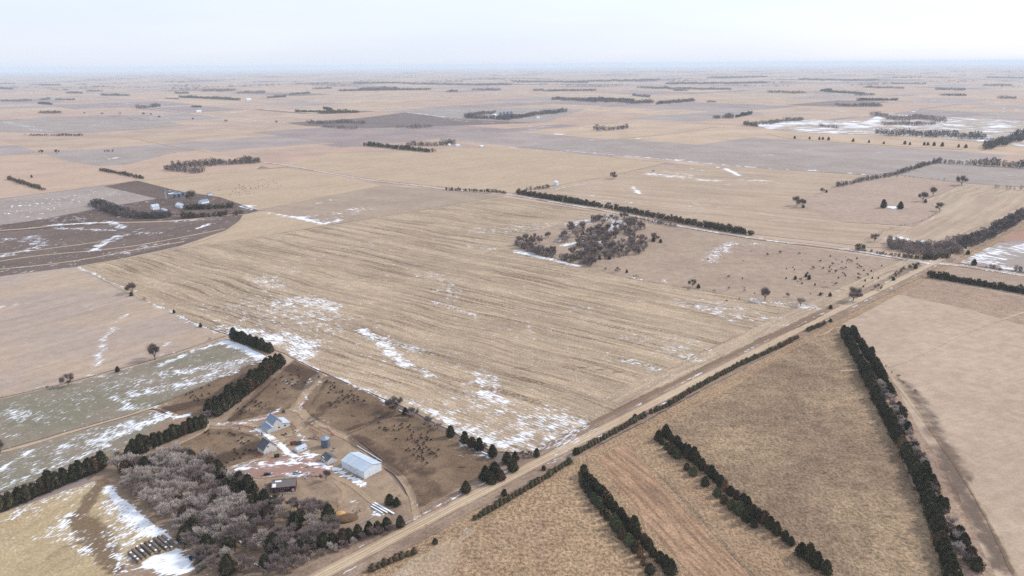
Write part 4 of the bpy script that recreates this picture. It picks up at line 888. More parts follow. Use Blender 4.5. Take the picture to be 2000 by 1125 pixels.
# the grove below the farmhouse
GROVE = np.array([(228, 915), (290, 903), (345, 895), (400, 905), (440, 930), (480, 955), (520, 985), (580, 990), (640, 1000), (690, 1020), (640, 1060), (600, 1112), (430, 1130), (400, 1100), (360, 1055), (300, 1000), (240, 945)], float)
pts = []
for _ in range(9000):
    q = np.array([rng.uniform(225, 700), rng.uniform(890, 1128)])
    if not inside(GROVE, q[0], q[1]): continue
    if 462 < q[0] < 545 and 1045 < q[1] < 1100 and rng.random() < .8: continue     # clearing with scrap
    p = G(*q)
    if mnoise.noise(Vector((p[0] / 13, p[1] / 13, 4.2))) < -.22 and q[0] > 380: continue
    if all(math.hypot(*(p - o[0])) > 5.9 for o in pts): pts.append((p, q))
ng = [0, 0]
for p, q in pts:
    # evergreens: band right of the pale trees and the lower rim
    d1 = abs((q[1] - 930) - (q[0] - 420) * 0.62); e = 0.62 if (d1 < 26 and q[0] > 395) else .10
    if q[1] > 1075 and q[0] < 470: e = .75
    if q[0] > 560 and q[1] > 1040: e = .25
    if rng.random() < e:
        tree('cedar_tree', pick((CED, .8), (CED_B, .2)), p, random.uniform(1.1, 1.75), 'dark evergreen among leafless trees in the grove below the red house', 'cedar', 'evergreens of the farm grove')
    else:
        pale = q[0] < 480 and q[1] < 1060
        tree('bare_tree', pick((BARE_P, .75), (BARE, .25)) if pale else pick((BARE, .7), (BARE_D, .2), (BARE_P, .1)), p, random.uniform(.8, 1.25) if pale else random.uniform(.7, 1.1),
             'pale grey leafless tree in the left half of the farm grove' if pale else 'grey-brown leafless tree in the right half of the farm grove', 'tree', 'pale trees of the farm grove' if pale else 'brown trees of the farm grove')
row([(560, 1085), (600, 1075), (660, 1062), (730, 1040), (780, 1026)], 5.6, 'cedar_tree', ((CED, .9), (CED_B, .1)), (1.02, 1.37), 'dark cedar, {n} from the grove end of the belt beside the road bend', 'cedar belt along the lower farm edge', 'cedar', jit=1.5)
row([(600, 1095), (650, 1080), (720, 1052), (770, 1036)], 6, 'bare_tree', ((BARE, .6), (BARE_P, .4)), (.45, .65), 'leafless tree, {n} from the left in front of the belt beside the road bend', 'leafless trees along the lower farm edge', 'tree', jit=1.5)
row([(430, 930), (462, 945), (500, 965)], 6.6, 'cedar_tree', ((CED, 1),), (0.97, 1.40), 'dark cedar, {n} from the left at the snow-edged rim left of the house', 'cedars left of the house', 'cedar', jit=1.5)
row([(375, 905), (400, 915), (430, 912)], 4, 'brush', ((BUSH, 1),), (.6, .9), 'low dark brush, {n} clump at the edge of the brown pen', 'brush by the brown pen', 'shrub', jit=1.5)
# single trees about the yard and along the fence lines
for nm, kd, u, v, s, l in [
    ('bare_tree', BARE_D, 637, 938, .8, 'dark spreading leafless tree between red house and white shed'), ('bare_tree', BARE, 528, 960, .62, 'leafless tree at the left end of the red house'), ('bare_tree', BARE, 545, 975, .5, 'thin leafless tree in front of the red house'),
    ('cedar_tree', CED, 761, 985, 1.1, 'larger of two round cedars by the driveway'), ('cedar_tree', CED, 775, 988, .85, 'smaller of two round cedars by the driveway'),
    ('bare_tree', BARE_D, 772, 804, .95, 'wide leafless tree at the pen corner by the stubble'), ('bare_tree', BARE, 806, 816, .7, 'leafless tree right of the cedar at the pen corner'), ('cedar_tree', CED, 792, 810, .95, 'dark cedar between leafless trees at the pen corner'),
    ('bare_tree', BARE, 836, 834, .62, 'small upright leafless tree along the upper pen fence'), ('bare_tree', BARE_P, 855, 838, .42, 'low pale leafless tree along the upper pen fence'),
    ('cedar_tree', CED, 880, 853, 1.2, 'single conical cedar on the upper pen fence'), ('cedar_tree', CED, 908, 866, 1.25, 'left cedar of the clump above the white feed bunk'), ('cedar_tree', CED_B, 922, 874, 1.3, 'brownish cedar in the clump above the white feed bunk'), ('cedar_tree', CED, 936, 880, 1.3, 'right cedar of the clump above the white feed bunk'),
    ('bare_tree', BARE, 944, 880, .6, 'leafless tree behind the clump above the white feed bunk'), ('cedar_tree', CED, 962, 892, 1.2, 'dark cedar at the right end of the white feed bunk'),
    ('cedar_tree', CED, 948, 938, 1.5, 'large leftmost evergreen of the clump in the pen corner'), ('cedar_tree', CED, 966, 930, 1.6, 'tallest evergreen of the clump in the pen corner by the road'), ('cedar_tree', CED, 960, 945, 1.3, 'front evergreen of the clump in the pen corner'), ('cedar_tree', CED_B, 978, 938, 1.2, 'brown evergreen in the pen corner clump'),
    ('cedar_tree', CED, 990, 905, 1.25, 'slim cedar behind the pen corner clump'), ('cedar_tree', CED, 1002, 920, 1.45, 'rightmost tall evergreen of the pen corner clump'), ('cedar_tree', CED, 1006, 900, 1.0, 'cedar at the lower stubble corner'), ('cedar_tree', CED, 1048, 892, .85, 'small cedar at the stubble corner by the road'),
    ('bare_tree', BARE, 1020, 892, .5, 'leafless brushy tree at the stubble corner'), ('bare_tree', BARE_D, 1033, 892, .45, 'dark leafless brush near the stubble corner by the road'),
    ('cedar_tree', CED, 910, 962, 1.2, 'upright cedar standing alone below the pen corner clump'), ('bare_tree', BARE_D, 902, 964, .35, 'low leafless bush beside the lone cedar in the pen'),
    ('bare_tree', BARE_D, 303, 702, 1.15, 'lone round-crowned leafless tree on the fence between stubble and wheat'), ('cedar_tree', CED, 230, 726, .8, 'small cedar on the fence between stubble and wheat'), ('bare_tree', BARE_D, 134, 753, .8, 'leafless tree at left on the fence between stubble and wheat'),
    ('brush', BUSH, 92, 759, .7, 'small russet bush at far left on the wheat fence'), ('bare_tree', BARE_D, 259, 573, 1.0, 'leafless tree on the left edge of the big stubble field'), ('cedar_tree', CED, 257, 578, .8, 'dark cedar under the leafless tree on the big field edge'),
    ('brush', BUSH, 283, 586, 1.0, 'low brush just right of the tree on the big field edge'), ('cedar_tree', CED, 340, 612, .55, 'small round cedar midway down the big field left edge'), ('cedar_tree', CED, 392, 639, .7, 'cedar near the lower left corner of the big field'),
    ('brush', BUSH, 410, 664, .7, 'thin brush near the wheat field top corner'), ('bare_tree', BARE_D, 2, 884, 1.0, 'dark leafless tree cut by the left picture edge'),
    ('brush', BUSH, 1242, 543, 1.35, 'round brown thicket on the pasture edge'), ('brush', BUSH, 1183, 528, 1.1, 'low brown thicket left along the pasture edge'), ('cedar_tree', CED, 1224, 533, .6, 'small dark cedar between thickets on the pasture edge'), ('bare_tree', BARE, 1206, 531, .5, 'thin leafless tree between thickets on the pasture edge'),
    ('bare_tree', BARE_D, 1352, 560, .7, 'leafless round tree paired with a cedar on the pasture edge'), ('cedar_tree', CED, 1364, 563, .8, 'dark cedar paired with a leafless tree on the pasture edge'),
    ('bare_tree', BARE_D, 1494, 587, 1.15, 'leafless tree with twin trunks at the pasture and stubble edge'), ('bare_tree', BARE_P, 1563, 598, .8, 'pale thin leafless tree at the pasture and stubble edge'), ('bare_tree', BARE_D, 1666, 588, 1.2, 'lone spreading leafless tree near the gravel road in the pasture'),
    ('bare_tree', BARE, 1714, 566, .6, 'small leafless tree by the gravel road in the pasture'), ('cedar_tree', CED, 1553, 546, .75, 'round cedar in the middle of the pasture'), ('cedar_tree', CED, 1574, 541, .7, 'left cedar of a close pair in the pasture'), ('cedar_tree', CED, 1580, 546, .8, 'right cedar of a close pair in the pasture'),
    ('cedar_tree', CED, 1602, 577, .6, 'small cedar left of two below the pasture middle'), ('cedar_tree', CED, 1621, 579, .75, 'taller cedar right of two below the pasture middle'), ('cedar_tree', CED, 1788, 525, .85, 'cedar beside the road just below the crossing'), ('cedar_tree', CED, 1745, 548, .7, 'cedar on the left verge below the crossing'),
    ('bare_tree', BARE, 1774, 505, 1.15, 'leafless tree across the side road from the far farmhouse'), ('cedar_tree', CED, 1890, 497, 1.0, 'round cedar right of the road past the crossing'), ('cedar_tree', CED, 1902, 518, 1.35, 'conical cedar beside the side road at right'),
    ('cedar_tree', CED, 1886, 486, .6, 'small cedar right of the road'), ('cedar_tree', CED, 1908, 472, .8, 'cedar pair right of the road near the reddish field'), ('bare_tree', BARE, 1199, 349, 1.35, 'lone leafless tree on the field line right of the white bin'),
    ('cedar_tree', CED, 1725, 406, 2.1, 'left of two big dark cedars beside the little pond'), ('cedar_tree', CED, 1758, 408, 2.0, 'right of two big dark cedars beside the little pond'), ('bare_tree', BARE_D, 1556, 402, 1.35, 'left leafless tree of a trio in the mauve pasture'), ('bare_tree', BARE_D, 1566, 405, 1.2, 'right leafless tree of a trio in the mauve pasture'), ('cedar_tree', CED, 1569, 406, .9, 'small cedar of the trio in the mauve pasture'),
    ('bare_tree', BARE_D, 1822, 383, 1.4, 'round leafless tree on the hill line above the creek'), ('bare_tree', BARE_D, 1802, 393, 1.4, 'leafless tree by the creek bend'), ('cedar_tree', CED, 1807, 396, 1.1, 'dark cedar by the creek bend'), ('bare_tree', BARE, 1834, 412, 1.2, 'leafless tree at the head of the ditch'),
    ('bare_tree', BARE_D, 1878, 362, 1.6, 'leafless clump at the grey field corner'), ('bare_tree', BARE_D, 1605, 377, .8, 'small leafless tree at the hedgerow foot'), ('cedar_tree', CED, 1614, 376, .9, 'small cedar at the hedgerow foot'), ('bare_tree', BARE, 1708, 472, .9, 'leafless tree at the ditch mouth left of the far farmhouse'),
    ('brush', BUSH, 1276, 336, 1.6, 'dark brush clump by the snowy arc in the far stubble'), ('bare_tree', BARE_D, 373, 396, 1.9, 'large leafless tree in the far left farmyard'),
    ('bare_tree', BARE_D, 82, 301, 1.6, 'left leafless tree of a pair on a far field line'), ('bare_tree', BARE_D, 111, 301, 1.6, 'right leafless tree of a pair on a far field line'), ('cedar_tree', CED, 62, 347, .9, 'tiny lone cedar in the pinkish field at left'),
    ('brush', BUSH, 1345, 566, .8, 'low brush at the foot of the paired pasture trees'), ('brush', BUSH, 1395, 570, .9, 'sparse brush on the pasture edge')]:
    if nm == 'bare_tree' and 340 < v < 850: s *= 1.45
    tree(nm, random.choice(kd), G(u, v), s, l, {'bare_tree': 'tree', 'cedar_tree': 'cedar', 'brush': 'shrub'}[nm])
# little cedars and saplings sown through the pasture
for k in range(85):
    u, v = (rng.normal(1660, 45), rng.normal(525, 17)) if k < 55 else (rng.uniform(1380, 1740), rng.uniform(490, 590))
    if v > 516 + (1812 - u) * .48 - 12 or v < 470 + (u - 1480) * .14 + 6: continue
    if k % 3: tree('young_cedar', random.choice(CED), G(u, v), random.uniform(.16, .38), 'tiny dark cedar seedling scattered in the pasture by the crossing', 'cedar', 'cedar seedlings in the pasture')
    else: tree('sapling', random.choice(BARE), G(u, v), random.uniform(.25, .5), 'small leafless sapling scattered in the pasture by the crossing', 'sapling', 'saplings in the pasture')
row([(1735, 545), (1760, 532), (1790, 515)], 6, 'sapling', ((BARE, 1),), (.35, .55), 'leafless sapling, {n} from the left in the thicket beside the road below the crossing', 'sapling thicket below the crossing', 'sapling', jit=4)

# centre grove
CGT = np.array([(1000, 480), (1045, 466), (1075, 462), (1082, 470), (1030, 482), (1060, 490), (1110, 498), (1165, 508), (1152, 522), (1110, 512), (1050, 498)], float)
CG = np.array([(1090, 450), (1135, 443), (1165, 428), (1215, 426), (1275, 452), (1284, 470), (1245, 500), (1180, 506), (1150, 498), (1120, 480), (1094, 468)], float)
pts = []; under = []
for _ in range(6000):
    q = np.array([rng.uniform(998, 1296), rng.uniform(424, 524)])
    if not (inside(CG, *q) or inside(CGT, *q)) or mnoise.noise(Vector((q[0] / 24, q[1] / 9, 1.7))) < -.16 or (1180 < q[0] < 1210 and 430 < q[1] < 446 and rng.random() < .7): continue
    p = G(*q)
    if all(math.hypot(*(p - o)) > 16.0 for o in pts):
        pts.append(p)
        if q[0] > 1235 and rng.random() < .45: tree('cedar_tree', random.choice(CED), p, random.uniform(.8, 1.3), 'dark cedar on the right rim of the leafless centre grove', 'cedar', 'cedars of the centre grove')
        else: tree('bare_tree', pick((BARE, .6), (BARE_D, .25), (BARE_P, .15)), p, random.uniform(1.0, 1.55), 'grey leafless tree in the snowy grove at the picture centre', 'tree', 'trees of the centre grove')
    elif len(under) < 420 and all(math.hypot(*(p - o)) > 5.5 for o in under[-60:]): under.append(p)
UNDER = under
for u, v, s in [(1171, 507, .8), (1190, 507, .85), (1290, 474, .9), (1276, 472, 1.0)]: tree('cedar_tree', random.choice(CED), G(u, v), s, 'small cedar standing just outside the centre grove', 'cedar', 'cedars round the centre grove')
# trees along the far side of the side road: leafless ones single, the cedars run together
row([(1010, 376), (1100, 391), (1210, 409), (1335, 434), (1460, 456)], 17, 'bare_tree', ((BARE, .8), (BARE_P, .2)), (.8, 1.1), 'leafless tree, {n} from the left along the far side of the side road', 'leafless trees along the side road', 'tree', jit=3.5)

# ------------------------------------------------------------------ woods that read as one mass
def wood(pts_, h, n_leaf, mats, name, label, size=0.22, rr=0.36):
    thin = .35 if mats is cd else .17
    if mats is not cd: n_leaf = int(n_leaf * 1.5)
    """joined crowns; every crown a cloud of leaf or twig sized faces over a dark core"""
    K = len(pts_)
    if K == 0: return
    pts_ = np.asarray(pts_); z0 = terrain(pts_[:, 0], pts_[:, 1])
    hh = h * rng.uniform(.62, 1.2, K) * (0.85 + 0.5 * np.array([mnoise.noise(Vector((p_[0] / 55, p_[1] / 55, h))) for p_ in pts_])); mi = rng.integers(0, len(mats), K)
    T = rng.random((K, n_leaf)); Aa = rng.uniform(0, 2 * np.pi, (K, n_leaf))
    prof = np.sqrt(np.clip(1 - (2 * (T * .92 + .04) - 1) ** 2, 0, 1)) * rng.uniform(.55, 1.05, (K, n_leaf))
    c = np.stack([pts_[:, None, 0] + np.cos(Aa) * prof * rr * hh[:, None], pts_[:, None, 1] + np.sin(Aa) * prof * rr * hh[:, None], z0[:, None] + (0.06 + T * .92) * hh[:, None]], -1)
    d1 = rng.normal(size=(K, n_leaf, 3)); d1[..., 2] = np.abs(d1[..., 2]) + .3; d1 /= np.linalg.norm(d1, axis=-1, keepdims=True)
    d2 = np.cross(d1, rng.normal(size=(K, n_leaf, 3))); d2 /= np.linalg.norm(d2, axis=-1, keepdims=True)
    s = (size * hh)[:, None, None] * rng.uniform(.6, 1.3, (K, n_leaf, 1))
    Q = np.stack([c - d2 * s * thin, c + d2 * s * thin, c + d1 * s], 2).reshape(-1, 3)
    F = np.arange(len(Q)).reshape(-1, 3)
    me = mesh(name, Q, F, mats, np.repeat(mi, n_leaf))
    return tag(link(name, me), label, kind='stuff')

def band_pts(px, w, step, depth_px=False):
    P = catmull(GP(px), 5)
    out = []
    for off in np.arange(-w / 2, w / 2 + .1, step * .8):
        q = walk(P, step, step * .3)
        q = q + rng.uniform(-step * .35, step * .35, q.shape)
        d = P[-1] - P[0]; d = d / np.hypot(*d); out.append(q + np.array([-d[1], d[0]]) * off)
    return np.vstack(out)

cd, tw, td = [M['cedar'], M['cedar'], M['cedar_br']], [M['twig'], M['twig_dark']], [M['wood_far'], M['wood_far'], M['twig_dark']]
mx = [M['cedar'], M['twig_dark'], M['twig']]
def belt(px, w, h, mats, label, step=5.0, n=70, name='shelterbelt'):
    wood(band_pts(px, w, step), h, n, mats, name, label)
wood(UNDER, 7.5, 110, tw, 'undergrowth', 'tangled leafless undergrowth filling the grove at the picture centre')
belt([(1010, 378), (1100, 393), (1210, 411), (1335, 436), (1470, 460)], 9, 8.5, cd, 'dark cedars run together along the far side of the side road', 5.5, 120)
belt([(872, 371), (930, 374), (992, 378.5)], 6, 6.5, cd, 'low cedar belt left of the road fork', 5.5, 90)
belt([(1025, 371), (1055, 369), (1076, 366)], 6, 7, mx, 'short cedar belt beside the white bin', 5.5, 90)
belt([(1240, 428), (1275, 434), (1320, 443)], 8, 7, mx, 'thick brush and cedars between grove and side road', 6, 80)
belt([(1816, 541), (1900, 555), (2000, 573), (2090, 590)], 8, 8.6, cd, 'straight dense cedar hedge right of the crossing', 3.6, 130, 'cedar_hedge')
belt([(1712, 495), (1790, 505), (1830, 508)], 5, 5, cd, 'clipped cedar hedge in front of the far farmhouse', 4, 90, 'cedar_hedge')
belt([(1672, 488), (1684, 489)], 5, 7.5, cd, 'cedar clump left of the far farmhouse hedge', 5, 90)
belt([(1692, 491), (1702, 492)], 4, 5, cd, 'lower cedar clump left of the far farmhouse hedge', 4, 90)
belt([(1735, 480), (1800, 491), (1868, 488)], 46, 10.5, tw, 'leafless trees crowding round the far farmhouse', 7.0, 110, 'farmstead_grove')
belt([(1800, 505), (1850, 503)], 8, 7, cd, 'dark evergreens right of the far farmhouse hedge', 5, 90)
belt([(1872, 482), (1920, 464), (1965, 440), (2000, 420), (2060, 395)], 18, 11, td, 'thick leafless belt beside the road beyond the crossing', 7, 110)
belt([(1855, 472), (1900, 462)], 12, 8, tw, 'thinner leafless brush beside the far farmhouse', 7, 90)
belt([(1930, 522), (1960, 530)], 8, 5.5, td, 'dark thicket on the side road at right', 5, 80, 'thicket'); belt([(1985, 528), (2040, 540)], 12, 8, td, 'taller thicket cut by the right edge', 6, 80, 'thicket')
belt([(1632, 365), (1690, 352), (1740, 343), (1800, 325), (1830, 317)], 12, 10, td, 'leafless hedgerow climbing between far fields', 8, 70, 'hedgerow')
belt([(1745, 345), (1800, 348), (1850, 353)], 3, 6, tw, 'thin line of saplings below the grey field', 14, 60, 'hedgerow')
belt([(1834, 319), (1900, 322), (2060, 331)], 14, 17, td, 'tall dense leafless treeline at the right edge', 10, 80, 'treeline')
belt([(1940, 367), (2060, 377)], 4, 9, tw, 'short leafless treeline at right', 9, 60, 'treeline')
belt([(1690, 470), (1740, 447), (1800, 432), (1835, 414)], 4, 2.6, td, 'dark brush along the drainage ditch', 5, 40, 'ditch_brush')
belt([(190, 400), (220, 412), (262, 423), (330, 425)], 26, 11, td, 'leafless belt wrapping the far left farm', 7, 90)
belt([(186, 398), (200, 404)], 10, 10, cd, 'cedars at the left end of the far farm belt', 6, 90)
belt([(362, 408), (410, 407), (455, 404)], 18, 11, cd, 'dark cedar belt right of the far left farmyard', 6, 90)
belt([(357, 425), (410, 423), (445, 420)], 14, 9.5, cd, 'front cedar belt of the far left farm', 6, 90); belt([(455, 420), (472, 418)], 8, 7, cd, 'short end piece of the far farm front belt', 6, 90)
belt([(18, 350), (50, 360), (88, 372)], 8, 8, cd, 'straight cedar hedge at left among pinkish fields', 6, 80, 'cedar_hedge')
belt([(197, 333), (240, 341), (282, 350)], 8, 8, cd, 'straight cedar hedge below the grey wedge field', 6, 80, 'cedar_hedge')
belt([(328, 330), (360, 335), (390, 338)], 26, 13, td, 'lower lobe of the leafless wood at left', 10, 70, 'woodland'); belt([(335, 326), (400, 323), (450, 320), (505, 317)], 55, 14, td, 'leafless wood among fields at left', 11, 70, 'woodland')
belt([(714, 284), (780, 291), (846, 298)], 22, 11, cd, 'dark evergreen belt of a middle farm', 9, 70); belt([(795, 284), (850, 285), (885, 281)], 40, 15, td, 'leafless trees behind the middle farm belt', 12, 60, 'woodland')
FAR = [  # outline of far woods: left, right, depth, height, kind
 (0, 199, 65, 198, 60, 14, td), (75, 203, 103, 205, 20, 11, cd), (78, 196, 100, 195, 40, 14, td), (109, 196, 148, 196, 30, 10, cd), (129, 183, 163, 183, 60, 14, td), (170, 180, 203, 179, 60, 16, td), (197, 187, 255, 188, 40, 12, cd), (76, 167, 120, 167, 80, 16, td),
 (0, 164, 30, 164, 90, 16, td), (0, 174, 26, 175, 60, 16, td), (267, 212, 315, 210, 50, 16, td), (341, 183, 371, 184, 50, 14, td), (350, 191, 470, 197, 40, 14, cd), (397, 180, 462, 179, 80, 16, td), (462, 183, 520, 182, 90, 18, td), (521, 192, 560, 190, 40, 12, cd),
 (565, 186, 607, 183, 40, 14, td), (374, 210, 395, 210, 20, 10, cd), (577, 219, 630, 220, 16, 9, cd), (622, 222, 705, 221, 40, 12, cd), (632, 213, 650, 216, 16, 9, cd), (600, 242, 715, 242, 30, 12, td), (610, 175, 650, 174, 60, 16, td), (660, 179, 845, 176, 60, 14, cd), (700, 176, 780, 175, 120, 18, td),
 (690, 164, 780, 163, 80, 18, td), (780, 164, 1000, 167, 110, 18, td), (872, 180, 895, 179, 30, 11, cd), (922, 177, 980, 177, 90, 18, td), (50, 266, 165, 266, 12, 7, cd), (77, 222, 122, 222, 24, 12, td), (200, 297, 225, 297, 14, 7, cd), (322, 193, 350, 195, 30, 8, tw),
 (1062, 179, 1165, 178, 40, 14, cd), (1077, 196, 1280, 204, 70, 17, td), (1150, 196, 1240, 199, 60, 15, cd), (1280, 204, 1358, 198, 50, 14, td), (1235, 188, 1270, 191, 30, 12, td), (1315, 178, 1345, 178, 40, 13, td), (1245, 173, 1430, 176, 120, 13, td), (1300, 165, 1500, 163, 160, 15, td), (1500, 182, 1575, 183, 60, 15, td),
 (1602, 179, 1625, 177, 30, 12, cd), (1610, 180, 1690, 185, 30, 12, cd), (1670, 187, 1710, 187, 50, 15, td), (1632, 208, 1725, 210, 40, 14, td), (1674, 197, 1755, 197, 30, 12, cd), (1687, 172, 1767, 174, 50, 15, td), (1740, 165, 1810, 165, 60, 16, td), (1827, 176, 1887, 177, 60, 16, td), (1835, 187, 1890, 188, 40, 13, cd),
 (1947, 193, 1987, 194, 40, 14, td), (1925, 152, 2000, 153, 120, 18, td), (1920, 168, 1977, 168, 60, 16, td), (1392, 232, 1435, 231, 30, 14, td), (1437, 230, 1469, 223, 16, 11, cd), (1160, 255, 1230, 253, 30, 14, td), (908, 232, 1000, 236, 40, 14, td), (985, 234, 1108, 219, 50, 14, td), (905, 228, 970, 221, 30, 12, tw),
 (1712, 262, 1930, 275, 60, 15, td), (1920, 292, 2060, 262, 70, 17, td), (1470, 246, 1570, 236, 40, 11, tw), (1452, 244, 1480, 248, 30, 11, td), (1700, 228, 1850, 240, 120, 8, tw), (1600, 249, 1640, 252, 30, 8, tw), (1720, 245, 1830, 246, 50, 9, tw), (1380, 200, 1400, 201, 20, 8, tw), (1040, 178, 1062, 178, 60, 14, td), (1000, 160, 1150, 163, 130, 17, td),
 (775, 251, 850, 249, 16, 10, tw), (630, 250, 700, 253, 14, 9, tw), (1560, 156, 1720, 158, 200, 17, td), (1130, 160, 1290, 158, 180, 17, td), (1380, 153, 1500, 151, 200, 18, td)]
for k, (u0, v0, u1, v1, dp, h, mt) in enumerate(FAR):
    P = GP([(u0, v0), (u1, v1)]); L = np.hypot(*(P[1] - P[0])); dist = np.hypot(*P[0])
    h *= 1.2; dp = dp * 2.2 + dist * .012; st = max(9.0, h * .8, dist / 800.0 * 1.2); nrow = max(1, int(dp / (st * 1.2)))
    nn = int(L / st) + 1; pts = []
    for j in range(nrow):
        t = (np.arange(nn) + rng.uniform(-.35, .35, nn)) / nn
        q = P[0] + (P[1] - P[0]) * t[:, None]; away = q / np.hypot(q[:, 0], q[:, 1])[:, None]
        keep = rng.random(nn) < (.92 if mt is cd else .8 if mt is td else .55) * np.clip(np.minimum(t, 1 - t) * 9 + .35, 0, 1) * (1 - .35 * (j == nrow - 1))
        wob = np.array([mnoise.noise(Vector((x_ / 90, y_ / 90, k * 3.1))) for x_, y_ in q]) * (dp * .55 + 12) * (0 if mt is cd else 1)
        pts.append((q + away * (j * st * 1.2 + wob + rng.uniform(-4, 4, nn))[:, None])[keep])
    where = 'left' if u1 < 660 else 'middle' if u0 < 1330 else 'right'
    wood(np.vstack(pts), h, 26 if dist < 6000 else 14, mt, 'shelterbelt' if mt is cd else 'woodland',
         ('dark evergreen belt' if mt is cd else 'grey leafless wood' if mt is td else 'sparse leafless brush') + ' far off among fields at ' + where, size=.34, rr=.45)
# hazy woods toward the horizon
pts = []
for _ in range(210):
    d = rng.uniform(9000, 30000); a = rng.uniform(-.66, .66); c = np.array([d * math.sin(a), d * math.cos(a)])
    L = rng.uniform(200, 1000); ax = E1 if rng.random() < .5 else E2
    n_ = int(L / 13); t = rng.uniform(-.5, .5, n_) * L; w = rng.uniform(-1, 1, n_) * rng.uniform(60, 260)
    pts.append(c + ax * t[:, None] + np.array([-ax[1], ax[0]]) * w[:, None])
wood(np.vstack(pts), 17, 9, td, 'woodland', 'scattered far woods fading blue toward the horizon', size=.6, rr=.9)
# single trees on the far field line at right and along the far lane at left
for k, (u, v) in enumerate([(1552, 271), (1581, 272), (1600, 273), (1607, 273), (1618, 274), (1666, 277), (1697, 279), (1726, 281), (1767, 282), (1777, 283), (1805, 284), (1812, 284), (1824, 285), (1840, 286), (1872, 288), (1886, 289)]):
    tree('cedar_tree', CED[k % 4], G(u, v), random.uniform(1.2, 2.0), nth(k + 1) + ' cedar from the left in the spaced row below the sand pit', 'cedar', 'spaced cedars below the sand pit')
for k, (u, v) in enumerate([(200, 225), (281, 225), (295, 226), (311, 231), (377, 235), (442, 239), (540, 241), (165, 223), (235, 224)]):
    tree('bare_tree', BARE_D[k % 2], G(u, v), random.uniform(1.2, 1.8), nth(k + 1) + ' leafless tree listed along the far white lane at left', 'tree', 'trees along the far lane')

# ------------------------------------------------------------------ buildings
def gable(name, label, c, rz, L, W, hw, ha, wall, roof, over=0.4, panels=0, cat='building', doors=(), wins=(), ends=(), snowcap=None, chim=False):
    """gabled building: ridge along local x; walls, roof slopes laid in sheets, doors and windows as parts"""
    o = empty(name, (c[0], c[1], gz(c) + 0.1), rz)
    w = MB().prism([(-W / 2, -0.4), (W / 2, -0.4), (W / 2, hw), (0, ha), (-W / 2, hw)], -L / 2, L / 2)
    w.build('wall', wall, o)
    sl = (ha - hw) / (W / 2)
    n = panels or 1
    rf = MB().box(-L / 2 - over * .5, L / 2 + over * .5, -0.18, 0.18, ha + .16, ha + .27).build('roof', roof, o)     # ridge cap, carries the sheets
    for sd_ in (-1, 1):
        w2 = W / 2 + over
        for k in range(n):
            x0 = -L / 2 - over + (L + 2 * over) * k / n; x1 = -L / 2 - over + (L + 2 * over) * (k + 1) / n - (0.05 if n > 1 else 0)
            up = 0.06 + (0.025 if k % 2 else 0.0)
            prof = [(0, ha + up), (sd_ * w2, ha - sl * w2 + up), (sd_ * w2, ha - sl * w2 + up + .1), (0, ha + up + .1)]
            if sd_ < 0: prof = prof[::-1]
            MB().prism(prof, x0, x1).build('roof_panel', roof, rf)
    if chim: MB().box(-.35, .35, W * .12, W * .12 + .7, ha - 1, ha + .9).build('chimney', M['concrete'], rf)
    for (side, x, wd, z0, z1) in doors: opening('door', o, side, x, wd, z0, z1, L, W, M['trim'], None)
    for (side, x, wd, z0, z1) in wins: opening('window', o, side, x, wd, z0, z1, L, W, M['trim'], M['glass'])
    tag(o, label, cat)
    return o

def opening(nm, o, side, x, wd, z0, z1, L, W, trim, glass):
    """door or window on a long side ('s-', 's+') or an end ('e-', 'e+')"""
    def bx(a, b, za, zb, d0, d1):
        m = MB(); s = -1 if side[1] == '-' else 1
        if side[0] == 's': m.box(a, b, min(s * (W / 2 + d0), s * (W / 2 + d1)), max(s * (W / 2 + d0), s * (W / 2 + d1)), za, zb)
        else: m.box(min(s * (L / 2 + d0), s * (L / 2 + d1)), max(s * (L / 2 + d0), s * (L / 2 + d1)), a, b, za, zb)
        return m
    if glass is None:
        d = bx(x - wd / 2, x + wd / 2, z0, z1, .01, .09).build(nm, M['white_metal'] if wd > 2.5 else trim, o)
        bx(x + wd * .36, x + wd * .42, (z0 + z1) / 2 - .1, (z0 + z1) / 2 + .1, .09, .15).build('handle', M['tyre'], d)
    else:
        d = bx(x - wd / 2 - .12, x + wd / 2 + .12, z0 - .12, z1 + .12, .01, .07).build(nm, trim, o)
        bx(x - wd / 2, x + wd / 2, z0, z1, .071, .10).build('pane', glass, d)

def frame(a, b, c):
    """centre, heading and size of a building from three ground corners (a-b long side, b-c end)"""
    A, B, C = G(*a), G(*b), G(*c)
    d = B - A; L = np.hypot(*d); d /= L; n = np.array([-d[1], d[0]]); W = abs((C - B) @ n)
    s = 1 if (C - B) @ n > 0 else -1
    return A + d * L / 2 + n * s * W / 2, math.atan2(d[1], d[0]), L, W

# big machine shed
c, rz, L, W = frame((668, 913), (712, 936), (741, 923))
W = max(W, 14.5)
c = G(712, 936) + np.array([math.cos(rz + math.pi / 2), math.sin(rz + math.pi / 2)]) * W / 2 - np.array([math.cos(rz), math.sin(rz)]) * L / 2
gable('machine_shed', 'large pale metal machine shed with low gable roof right of the yard', c, rz, L, W, 5.2, 7.6, M['white_metal'], M['roof_pale'], panels=10, cat='shed',
      doors=[('e+', 0, 6.0, 0, 4.4), ('s-', 5, 1.1, 0, 2.2)], wins=[('s-', -2.0, .7, 3.0, 3.6), ('s-', 2.0, .7, 2.4, 3.0)])
